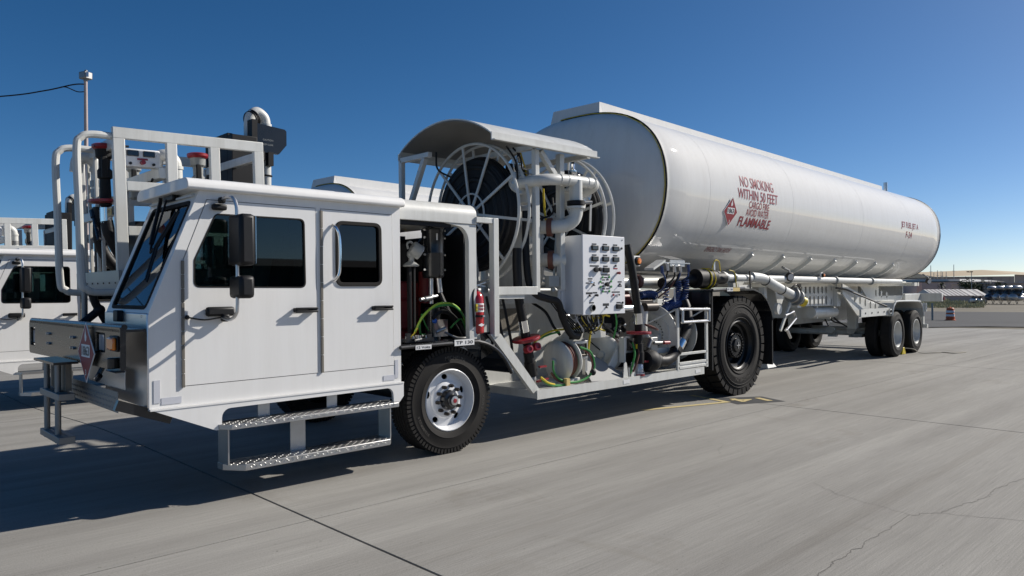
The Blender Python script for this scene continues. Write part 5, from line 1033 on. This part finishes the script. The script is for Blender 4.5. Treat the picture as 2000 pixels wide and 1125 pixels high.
# lamps along the tank edge
def lamp(x, y, z):
    L_ = M().tube([(x, y+.1, z+.16), (x-.02, y+.05, z+.13), (x+.06, y, z+.09), (x+.04, y-.02, z+.04)], .022, 8).build('lamp_arm', 'galv', TL); M().lathe([(.055, .04), (.075, .03), (.08, -.02), (.07, -.03), (.001, -.03)], (x+.02, y-.03, z-.02), (.5, .8, .2), 20).build('lamp_head', 'bolt', L_); M().lathe([(.001, -.035), (.06, -.034)], (x+.02, y-.03, z-.02), (.5, .8, .2), 20).build('lamp_lens', 'lens', L_)
lamp(10.85, .1, 1.86); lamp(19.45, .1, 1.80)
def amber(x, y, z, s, round_=True):
    A_ = M().cbox((x, y, z), (s*2.4, .03, s*2.2)).build('lamp_plate', 'label_white', TL, bevel=.008); M().lathe([(s*.95, 0), (s*.95, .03), (s*.7, .035)], (x, y-.015, z), (0, -1, 0), 20).build('lamp_bezel', 'plastic', A_); M().lathe([(s*.72, .03), (s*.6, .045), (.001, .048)], (x, y-.015, z), (0, -1, 0), 20).build('lamp_lens', 'amber', A_)
amber(6.42, .30, 2.03, .065); amber(12.35, .08, 1.88, .045)
# air line bracket under the tank front
BK = M().add([(6.9, .05, 2.06), (7.25, .05, 2.06), (7.32, .3, 2.12), (6.95, .3, 2.12)], [(0, 1, 2, 3)]).box(6.72, 7.4, .04, .06, 2.0, 2.015).box(6.88, 7.27, .05, .065, 1.96, 2.05).build('gladhand_bracket', 'alloy', TL); M().plate([(6.45, 1.9), (6.75, 2.02), (6.75, 2.05), (6.45, 1.93)], [], XZ(.04), .15).build('bracket_wing', 'kit_white', BK)
for x, z in ((6.66, 1.96), (6.8, 2.0), (6.98, 1.98), (7.14, 1.98), (7.36, 1.99)): M().cyl((x, .05, z), (x+.02, .05, z-.1), .022, 8).build('gladhand', 'blue' if x in (6.66, 7.36) else 'steel', BK)
for pts, mt in (([(6.68, .05, 1.88), (6.78, .06, 1.75), (6.80, .15, 1.62), (6.7, .3, 1.52)], 'blue'), ([(7.36, .05, 1.9), (7.40, .08, 1.82), (7.42, .2, 1.76)], 'blue'), ([(7.14, .05, 1.9), (7.2, .1, 1.82), (7.28, .2, 1.74)], 'blue'), ([(6.82, .05, 1.9), (6.84, .1, 1.78), (6.9, .2, 1.70)], 'black_matt'), ([(7.0, .05, 1.88), (7.02, .08, 1.80), (6.9, .15, 1.68), (6.6, .3, 1.52)], 'black_matt'), ([(7.1, .05, 1.86), (7.08, .1, 1.74), (6.9, .2, 1.66), (6.55, .3, 1.48)], 'black_matt'), ([(7.0, .06, 1.76), (6.95, .1, 1.66), (6.8, .2, 1.52)], 'rust_red'), ([(7.1, .12, 1.66), (7.14, .14, 1.5), (7.16, .14, 1.38)], 'label_white')): M().tube(spline(pts, 5), .012, 6).build('air_line', mt, TL)
# rear bumper
RB = M().box(20.35, 20.5, -.02, 3.12, 1.235, 1.46).box(19.0, 20.35, .5, .65, 1.25, 1.45).build('rear_bumper', 'kit_white', TL, bevel=.008); M().box(20.5, 20.53, -.05, .0, 1.27, 1.36).box(20.5, 20.54, .02, .1, 1.28, 1.42).build('tail_lamp', 'red', RB)
M().box(20.1, 20.2, .30, 2.8, .97, 1.2).box(20.0, 20.1, .34, .5, .55, 1.2).box(20.0, 20.1, .25, 2.85, .53, .63).build('under_run_guard', 'kit_white', TL)
CK = thing('wheel_chock', tw(17.45, .35), 'yellow wheel chock with rope between the rear trailer tyres', 'chock', None, PH, (17.45, .35, 0)); M().add([(17.32, .1, 0), (17.62, .1, 0), (17.62, .45, 0), (17.32, .45, 0), (17.42, .1, .17), (17.52, .1, .17), (17.52, .45, .17), (17.42, .45, .17)], [(3, 2, 1, 0), (4, 5, 6, 7), (0, 1, 5, 4), (1, 2, 6, 5), (2, 3, 7, 6), (3, 0, 4, 7)]).build('block', 'yellow', CK, bevel=.01)
M().tube(spline([(17.5, .12, .15), (17.7, -.05, .12), (17.9, -.15, .02), (18.3, -.4, .012), (18.5, -.5, .012), (18.4, -.75, .012), (18.9, -.9, .012)], 5), .011, 6).build('rope', 'rope', CK)

# ------------------------------------------------------------ the second refueller parked alongside
NB = Vector((.05, 7.9, -.18))
SK = ('sidewall_lettering', 'cable_tail', 'cable_gland', 'name_plate', 'meter', 'knob', 'indicator_lamp', 'toggle_switch', 'twin_hose', 'coiled_air_line', 'air_hose', 'engine_part', 'spring_reel', 'hose_guide', 'valve_block', 'pipe_stub', 'control_line', 'union_fitting', 'hand_wheel', 'dry_valve', 'fuel_reel', 'reel_cage', 'suction_hose', 'control_cabinet', 'splash_plate', 'tread_lugs', 'lug_nut', 'air_line', 'lettering', 'cable_run', 'riser_hose', 'nozzle_fin', 'cross_pipe', 'back_wall')
T2 = copy_tree(TR, None, SK); T2.location = TR.location+NB; tag(T2, 'white refuelling tractor parked behind the nearest one, cut off by the left edge', 'truck')
L2 = copy_tree(TL, None, SK+('gladhand_bracket', 'placard', 'loading_pipe', 'loading_valve', 'lamp_arm')); L2.location = TL.location+NB+Vector((.12, 0, .02)); tag(L2, 'white tank trailer mostly hidden behind the nearest tractor cab roof', 'trailer')
# ------------------------------------------------------------ background
Rt, Vw = Vector((.722, -.691, 0)), Vector((.692, .722, 0)); CF = Vector((-1.88, -5.812, 0))
def bk(depth, px): p = CF+Vw*depth+Rt*(depth*(px-1000)/1450); return Vector((p.x, p.y, gz(p.x, p.y)-.09))
YAW = math.atan2(Rt.y, Rt.x)                      # local +x runs to the right of the picture
# light pole and its cable on the left
p = Vector((5.07, 22.12, -.3)); LPo = thing('light_pole', p, 'rust streaked white pole with a floodlight rising behind the parked trucks', 'light pole')
M().tube([p, p+Vector((0, 0, 4)), p+Vector((0, 0, 9.1))], [.085, .075, .055], 12).build('pole', 'rust_pole', LPo)
fl = p+Vector((0, 0, 9.28)); FLd = M().cbox(fl, (.30, .30, .24), Matrix.Rotation(YAW-.4, 3, 'Z')).cyl(fl+Vector((0, 0, -.2)), fl+Vector((0, 0, -.05)), .07).cyl(fl+Vector((0, 0, .12)), fl+Vector((.02, 0, .2)), .05).build('floodlight', 'galv', LPo, bevel=.03)
M().cbox(fl+Rt*.1-Vw*.15, (.22, .02, .16), Matrix.Rotation(YAW-.25, 3, 'Z')).build('floodlight_glass', 'lens', FLd)
CBo = M().tube(spline([p+Vector((0, 0, 9.0)), p+Vector((-.3, .35, 9.0)), p+Vector((-1.0, 1.0, 8.8)), p+Vector((-2.2, 2.1, 8.6)), p+Vector((-6, 5.5, 8.3)), p+Vector((-14, 12, 8.6))], 6), .022, 6).tube(spline([p+Vector((0, 0, 8.75)), p+Vector((-.2, .2, 8.75)), p+Vector((-.45, .45, 8.9)), p+Vector((-.6, .6, 8.92))], 4), .018, 5).build('overhead_cable', 'black_matt', None, org=p); tag(CBo, 'thin dark overhead cable running left from the light pole', 'cable')
# traffic drum and post
b = Vector((50.6, 8.95, gz(50.6, 8.95)-.05)); BR = thing('traffic_drum', b, 'orange and white striped traffic drum standing on the asphalt', 'traffic drum')
pr = [(a*.78, b_*.8) for a, b_ in [(.40, 0), (.40, .05), (.33, .07), (.32, .30), (.312, .31), (.31, .55), (.30, .56), (.29, .78), (.28, .80), (.27, .96), (.22, 1.0), (.001, 1.0)]]; M().lathe(pr, b, (0, 0, 1), 24).build('drum', 'barrel_orange', BR); M().cbox(b+Vector((0, 0, .825)), (.16, .04, .06)).build('handle', 'barrel_orange', BR)
for z, r in ((.26, .244), (.50, .234)): M().lathe([(r, 0), (r+.004, .01), (r+.002, .12), (r, .13)], b+Vector((0, 0, z)), (0, 0, 1), 24).build('reflective_band', 'print_white', BR)
q = b+Vector((-.6, .85, 0)); M().cyl(q, q+Vector((0, 0, 1.1)), .06, 10).build('marker_post', 'galv', None, org=q); tag(bpy.data.objects['marker_post'], 'thin grey post standing left of the traffic drum', 'post')
# helicopters in a row, noses to the left
def heli(i, label):
    c = bk(130-2.2*i, 1938+16.0*i); c.z = gz(c.x, c.y)-.1
    Hh = thing('helicopter', c, label, 'helicopter', 'silver helicopters parked in a row', YAW+R_(14), (0, 0, 0))
    def ell(cx, cz, a, b, h, nm, mt, tail=0):
        m = M(); prof = [(max(.002, math.sin(math.pi*k/12)**.8), -math.cos(math.pi*k/12)) for k in range(13)]; m.lathe(prof, (0, 0, 0), (1, 0, 0), 20); m.xf(lambda q: (cx+q.x*a, q.y*b, cz+q.z*h)); return m.build(nm, mt, Hh, smooth=60)
    ell(.35, 1.1, 1.05, .6, .5, 'fuselage', 'heli_silver'); ell(-.75, 1.25, .75, .6, .62, 'nose', 'heli_blue' if i == 0 else 'heli_silver'); ell(.0, 1.85, .8, .5, .75, 'cabin_glass', 'dark_glass_h')
    ell(.0, 2.85, 1.0, .5, .38, 'engine_cowling', 'heli_silver'); M().tube([(.9, 0, 1.55), (2.6, .3, 1.6), (4.6, .8, 1.7)], [.34, .2, .1], 12).build('tail_boom', 'heli_silver', Hh)
    M().box(4.4, 4.8, .75, .81, 1.4, 2.2).build('tail_fin', 'heli_silver', Hh); M().cyl((0, 0, 3.0), (0, 0, 3.3), .1).build('rotor_mast', 'black_matt', Hh)
    for s in (-1, 1):
        M().beam((.15, .52*s, 1.4), (.55, .46*s, 2.35), .08, .42, (0, 1, 0)).build('door_pillar', 'heli_white', Hh); SKd = M().tube([(-1.7, .85*s, .18), (-1.45, .85*s, .05), (1.5, .85*s, .05)], .045, 8).build('skid', 'black_matt', Hh)
        for x in (-.7, .8): M().cyl((x, .4*s, .75), (x, .85*s, .06), .035, 8).build('skid_strut', 'black_matt', SKd)
    M().box(.4, .9, -.5, .5, 2.05, 2.45).box(-.6, .9, -.45, .45, 2.2, 2.4).build('roof_frame', 'black_matt', Hh)
mat('dark_glass_h', (.015, .02, .028), .3, coat=.1)
for i, l in enumerate(('helicopter with dark blue nose, leftmost of the parked row', 'silver helicopter second from the left in the parked row', 'silver helicopter third from the left in the parked row', 'silver helicopter fourth from the left, at the right picture edge')): heli(i, l)
for k, (px, l) in enumerate(((1901, 'small white rounded tow cart at the left, beside the scrub'), (1911, 'small white rounded tow cart nearest the dark blue helicopter'))):
    c = bk(128, px); c.z = gz(c.x, c.y)-.1; T_ = thing('tow_cart', c, l, 'cart', 'white tow carts', YAW, (0, 0, 0)); m = M(); m.lathe([(max(.002, math.sin(math.pi*j/10)**.6), -math.cos(math.pi*j/10)) for j in range(11)], (0, 0, 0), (1, 0, 0), 16); m.xf(lambda q: (q.x*.5, q.y*.6, .72+q.z*.36)); m.build('body', 'heli_white', T_, smooth=60)
    for x in (-.28, .28): M().lathe([(.001, -.62), (.18, -.62), (.18, .62), (.001, .62)], (x, 0, .19), (0, 1, 0), 14).build('wheel', 'rubber', T_)
    M().box(-.1, .25, -.4, .4, 1.0, 1.25).build('seat', 'black_matt', T_)
# buildings
def bld(name, label, depth, px0, px1, h, dpt, mt, roof=None, zb=-.3):
    a = bk(depth, px0); w = depth*(px1-px0)/1450; B = thing(name, a, label, 'building', None, YAW, (0, 0, 0)); M().box(0, w, 0, dpt, zb, h).build('wall', mt, B); return B, w
B, w = bld('hangar', 'large tan roofed hangar on the skyline at far right', 350, 1827, 1981, 7.84, 60, 'far_brown')
rf = M().add([(-1, -1, 7.85), (w+1, -1, 8.7), (w+1, 61, 8.7), (-1, 61, 7.85), (3.5, 27, 10.5), (w+4, 30, 11.6)], [(0, 1, 5, 4), (1, 2, 5), (2, 3, 4, 5), (3, 0, 4)]).build('roof', 'far_tan', B, smooth=0)
G2 = M().add([(w+.1, 0, 8.6), (w+28, 10, 8.2), (w+28, 10, 0), (w+.1, 0, 0)], [(0, 1, 2, 3)]).build('gable_wall', 'far_brown', B, smooth=0); M().add([(w+.2, -1.2, 8.6), (w+29, 9, 8.2), (w+20, 30, 10.6), (w+4, 30, 11.6)], [(0, 1, 2, 3)]).build('gable_roof', 'far_tan', B, smooth=0)
for k in range(4): M().box(w+2.5+3*k, w+4.3+3*k, .55+1.0*k, .9+1.0*k, 1.0, 5.2).build('door_panel', 'far_white', B)
for k in range(9): M().box(2+w*k/9, 2.25+w*k/9, -.12, .0, 0, 7.4).build('wall_rib', 'far_brown', B)
B, w = bld('warehouse', 'long low warehouse with white roof in front of the hangar', 262, 1778, 1958, 5.0, 40, 'far_mauve'); M().add([(-.5, -.5, 4.9), (w+.5, -.5, 4.9), (w-2, 14, 6.0), (2, 14, 6.0), (-.5, 40, 4.9), (w+.5, 40, 4.9)], [(0, 1, 2, 3), (3, 2, 5, 4), (0, 3, 4), (1, 5, 2)]).build('roof', 'far_white', B, smooth=0)
B, w = bld('storage_building', 'long mauve flat roofed building left of the trees', 215, 1800, 1876, 4.6, 30, 'far_mauve'); M().box(-.3, w+.3, -.3, 30, 4.6, 4.85).build('parapet', 'far_dark', B); M().box(w, w+2.2, 1, 28, 0, 4.3).build('pale_end', 'far_white', B); M().box(w*.2, w*1.3, 6, 29, 4.85, 5.5).build('roof_house', 'far_white', B)  # end block in a paler colour than the wall
for k in range(4): M().box(2+2.6*k, 3+2.6*k, -.06, .0, .2, 2.2).build('door', 'far_dark', B)
B, w = bld('storage_building', 'mauve block with pale gatehouse just beside the trailer tail', 205, 1740, 1790, 4.2, 25, 'far_mauve'); M().box(-.2, w+.2, -.2, 25, 4.2, 4.4).build('parapet', 'far_dark', B); M().box(w*.55, w*.8, -.1, 0, 0, 3.9).build('pale_panel', 'far_mauve', B); M().box(w*.8, w*1.25, -4, -1, 0, 1.6).build('gatehouse', 'far_white', B)
def shed(px0, px1, label):
    a = bk(152, px0); w = 152*(px1-px0)/1450; B = thing('low_shed', a, label, 'shed', 'white roofed sheds', YAW, (0, 0, 0)); M().box(0, w, 0, 7, -.2, 1.5).build('wall', 'far_mauve', B); M().add([(-.1, -.3, 1.45), (w+.1, -.3, 1.45), (w+.1, 3.5, 2.75), (-.1, 3.5, 2.75), (-.1, 7.3, 1.45), (w+.1, 7.3, 1.45)], [(0, 1, 2, 3), (3, 2, 5, 4), (0, 3, 4), (1, 5, 2)]).build('roof', 'far_white', B, smooth=0)
    for k in range(int(w/.85)): M().beam((.4+.85*k, -.34, 1.5), (.4+.85*k, 3.45, 2.79), .09, .05).build('roof_rib', 'far_mauve', B)
for a in ((1823, 1899, 'longest of three low sheds with ribbed white roof'), (1902, 1913, 'middle one of the three low white roofed sheds'), (1916, 1928, 'short low white roofed shed nearest the helicopters')): shed(*a)
B, w = bld('low_house', 'low brown building behind the parked helicopters', 190, 1921, 2030, 4.0, 14, 'far_brown'); M().box(-.3, w, -.4, 14, 4.0, 4.25).build('roof', 'far_mauve', B)
B, w = bld('low_house', 'pale beige building glimpsed under the middle of the tank trailer', 140, 1440, 1640, 2.6, 12, 'far_tan'); M().box(-.3, w+.3, -.4, 12, 2.6, 2.8).build('roof', 'far_white', B)
for k in range(6): M().box(2+2.8*k, 3.2+2.8*k, -.05, .0, .3, 1.8).build('window', 'far_dark', B)
FN_ = thing('chain_fence', bk(150, 1745), 'dark mesh fence along the mauve buildings', 'fence', None, YAW, (0, 0, 0)); M().box(0, 8.5, 0, .03, 0, 1.4).build('mesh', 'far_dark', FN_)
for k in range(6): M().cyl((1.7*k, -.05, 0), (1.7*k, -.05, 1.6), .05, 6).build('fence_post', 'galv', FN_)
for i, (px, d, h) in enumerate(((1818, 240, 10.2), (1824, 245, 8.0), (1831, 240, 8.6), (1838, 260, 8.8), (1841, 262, 8.6), (1848, 250, 8.4), (1863, 240, 10.4), (1811, 240, 6.6))):
    c = bk(d, px); B = thing('antenna_mast', c, ['tallest thin mast at the left of the mast cluster', 'thin mast just right of the left tall mast', 'thin mast in the middle of the mast cluster', 'left one of a close pair of masts', 'right one of a close pair of masts', 'short mast right of the close pair', 'tall lone mast at the right of the cluster', 'shortest mast beside the trailer tail'][i], 'mast', 'masts on the skyline', YAW, (0, 0, 0)); M().tube([(0, 0, 0), (0, 0, h)], [.16, .08], 6).build('pole', 'galv', B); M().beam((-.5, 0, h*.8), (.5, 0, h*.8), .08, .08).build('cross_arm', 'galv', B)
for (px, d, h, l) in ((1897.5, 170, 6.6, 'slender grey lamp post in front of the bushy trees'), (1936, 200, 5.4, 'lamp post between the two dark tree clumps')):
    c = bk(d, px); B = thing('lamp_post', c, l, 'lamp post', None, YAW, (0, 0, 0)); M().tube([(0, 0, 0), (0, 0, h)], [.1, .06], 8).build('pole', 'galv', B); M().beam((-.9, 0, h), (.2, 0, h), .06, .06).cbox((-.8, 0, h+.1), (.5, .3, .2)).cbox((0, 0, h+.1), (.5, .3, .2)).build('lamp_head', 'far_dark', B)
# trees
def leafy(n, fn, s):
    m = M()
    for _ in range(n):
        p_ = Vector(fn()); d = Vector((random.gauss(0, 1), random.gauss(0, 1), random.gauss(0, 1))).normalized(); u, v, _w = frame(d); k = s*random.uniform(.6, 1.4); m.add([p_-u*k, p_+v*k*.5, p_+u*k, p_-v*k*.5], [(0, 1, 2, 3)])
    return m
def tree(px, d, h, rx, kind, label):
    c = bk(d, px); B = thing('tree' if kind != 'palm' else 'palm_tree', c, label, 'tree', 'trees by the far buildings', YAW, (0, 0, 0)); random.seed(int(px*7))
    if kind == 'palm':
        M().tube([(0, 0, 0), (.1, 0, h*.5), (0, 0, h*.85)], [.25, .2, .18], 8).build('trunk', 'bark', B); m = M()
        for k in range(34):
            a = random.uniform(0, 6.28); e = random.uniform(-.9, 1.2); L_ = rx*random.uniform(.8, 1.1); pts = [Vector((0, 0, h*.85)), Vector((math.cos(a)*L_*.6*math.cos(e), math.sin(a)*L_*.6*math.cos(e), h*.85+L_*.6*math.sin(e))), Vector((math.cos(a)*L_*math.cos(e), math.sin(a)*L_*math.cos(e), h*.85+L_*(.85*math.sin(e)-.25)))]
            s = Vector((-math.sin(a), math.cos(a), 0))*.22; m.add([pts[0]-s*.3, pts[0]+s*.3, pts[1]+s, pts[1]-s, pts[2]], [(0, 1, 2, 3), (3, 2, 4)])
        m.build('crown', 'palm_green', B, smooth=0); return
    M().tube([(0, 0, 0), (.1, .05, h*.35), (0, 0, h*.7)], [.28, .2, .1], 8).build('trunk', 'bark', B)
    for k in range(4): a = k*1.6; M().tube([(0, 0, h*.3), (math.cos(a)*rx*.4, math.sin(a)*rx*.4, h*.55), (math.cos(a)*rx*.7, math.sin(a)*rx*.7, h*.72)], [.12, .08, .03], 6).build('limb', 'bark', B)
    cl = [(random.uniform(-.75, .75)*rx, random.uniform(-.6, .6)*rx, h*random.uniform(.35, .85), rx*random.uniform(.25, .45)) for _ in range(16)]
    def f():
        if kind == 'cone': z = random.random()**1.3; r = rx*(1-z)*random.uniform(.5, 1.05); a = random.uniform(0, 6.28); return (math.cos(a)*r, math.sin(a)*r, h*(.08+.92*z))
        q = random.choice(cl); dd = Vector((random.gauss(0, 1), random.gauss(0, 1), random.gauss(0, .8))).normalized()*q[3]*random.uniform(.5, 1.05); return (q[0]+dd.x, q[1]+dd.y, q[2]+dd.z)
    leafy(1700, f, .17*max(.7, h/5)).build('crown', 'foliage', B, smooth=0)
tree(1838.5, 190, 4.3, 1.3, 'palm', 'short round headed palm in front of the mauve building'); tree(1860.5, 185, 2.9, 1.15, 'cone', 'small cone shaped evergreen in front of the mauve building'); tree(1894, 190, 5.0, 2.6, 'bush', 'left of the two big bushy trees by the lamp post'); tree(1909, 192, 5.6, 3.0, 'bush', 'right of the two big bushy trees by the lamp post')
tree(1950, 185, 4.6, 1.7, 'bush', 'round dark tree above the helicopter row'); tree(1829, 180, 1.9, 1.3, 'bush', 'low dark shrub left below the palm'); tree(1812, 180, 1.7, 1.1, 'bush', 'low dark shrub beside the trailer tail'); tree(1880, 175, 2.0, 1.2, 'bush', 'low shrub at the left foot of the bushy trees'); tree(1972, 185, 2.6, 1.8, 'bush', 'dark hedge tree behind the third helicopter'); tree(1998, 180, 2.9, 1.4, 'bush', 'dark shrub at the right picture edge')
# dry scrub strip
random.seed(11); m = M()
for _ in range(20000):
    d = random.uniform(92, 142); px = 1690+238*random.random()**1.25*random.uniform(.9, 1); c = bk(d, px); big = random.random() < .5 and math.sin(px*.09+d*.13)+math.sin(px*.031-d*.21) > .35
    h = (.45+.55*(d-92)/50)*random.uniform(.35, .95) if big else random.uniform(.08, .28); a = random.uniform(0, 6.28); s = Vector((math.cos(a), math.sin(a), 0))*h*random.uniform(.1, .3); lean = Vector((random.gauss(0, .25), random.gauss(0, .25), 1))*h; z0 = Vector((0, 0, random.uniform(0, h*.5)))
    m.add([c+z0-s, c+z0+s, c+z0+lean], [(0, 1, 2)])
tag(m.build('scrub', 'scrub', smooth=0), 'olive dry scrub strip between the asphalt and the sheds', 'scrub', kind='stuff')

# dark hangar line behind the camera: what the cab windows mirror
hb = thing('hangar', (20, -62, gz(20, -62)), 'long dark hangar across the apron, seen only mirrored in the cab windows', 'building', None, 0, (0, 0, 0))
M().box(-75, 95, -14, 0, 0, 4.2).build('wall', 'hangar_dark', hb); M().add([(-76, .6, 4.15), (96, .6, 4.15), (96, -7, 5.2), (-76, -7, 5.2), (-76, -14.6, 4.15), (96, -14.6, 4.15)], [(0, 1, 2, 3), (3, 2, 5, 4), (0, 3, 4), (1, 5, 2)]).build('roof', 'hangar_dark', hb, smooth=0)
for k in range(9): M().box(-70+18*k, -60+18*k, .0, .1, 0, 3.6).build('hangar_door', 'far_dark', hb)
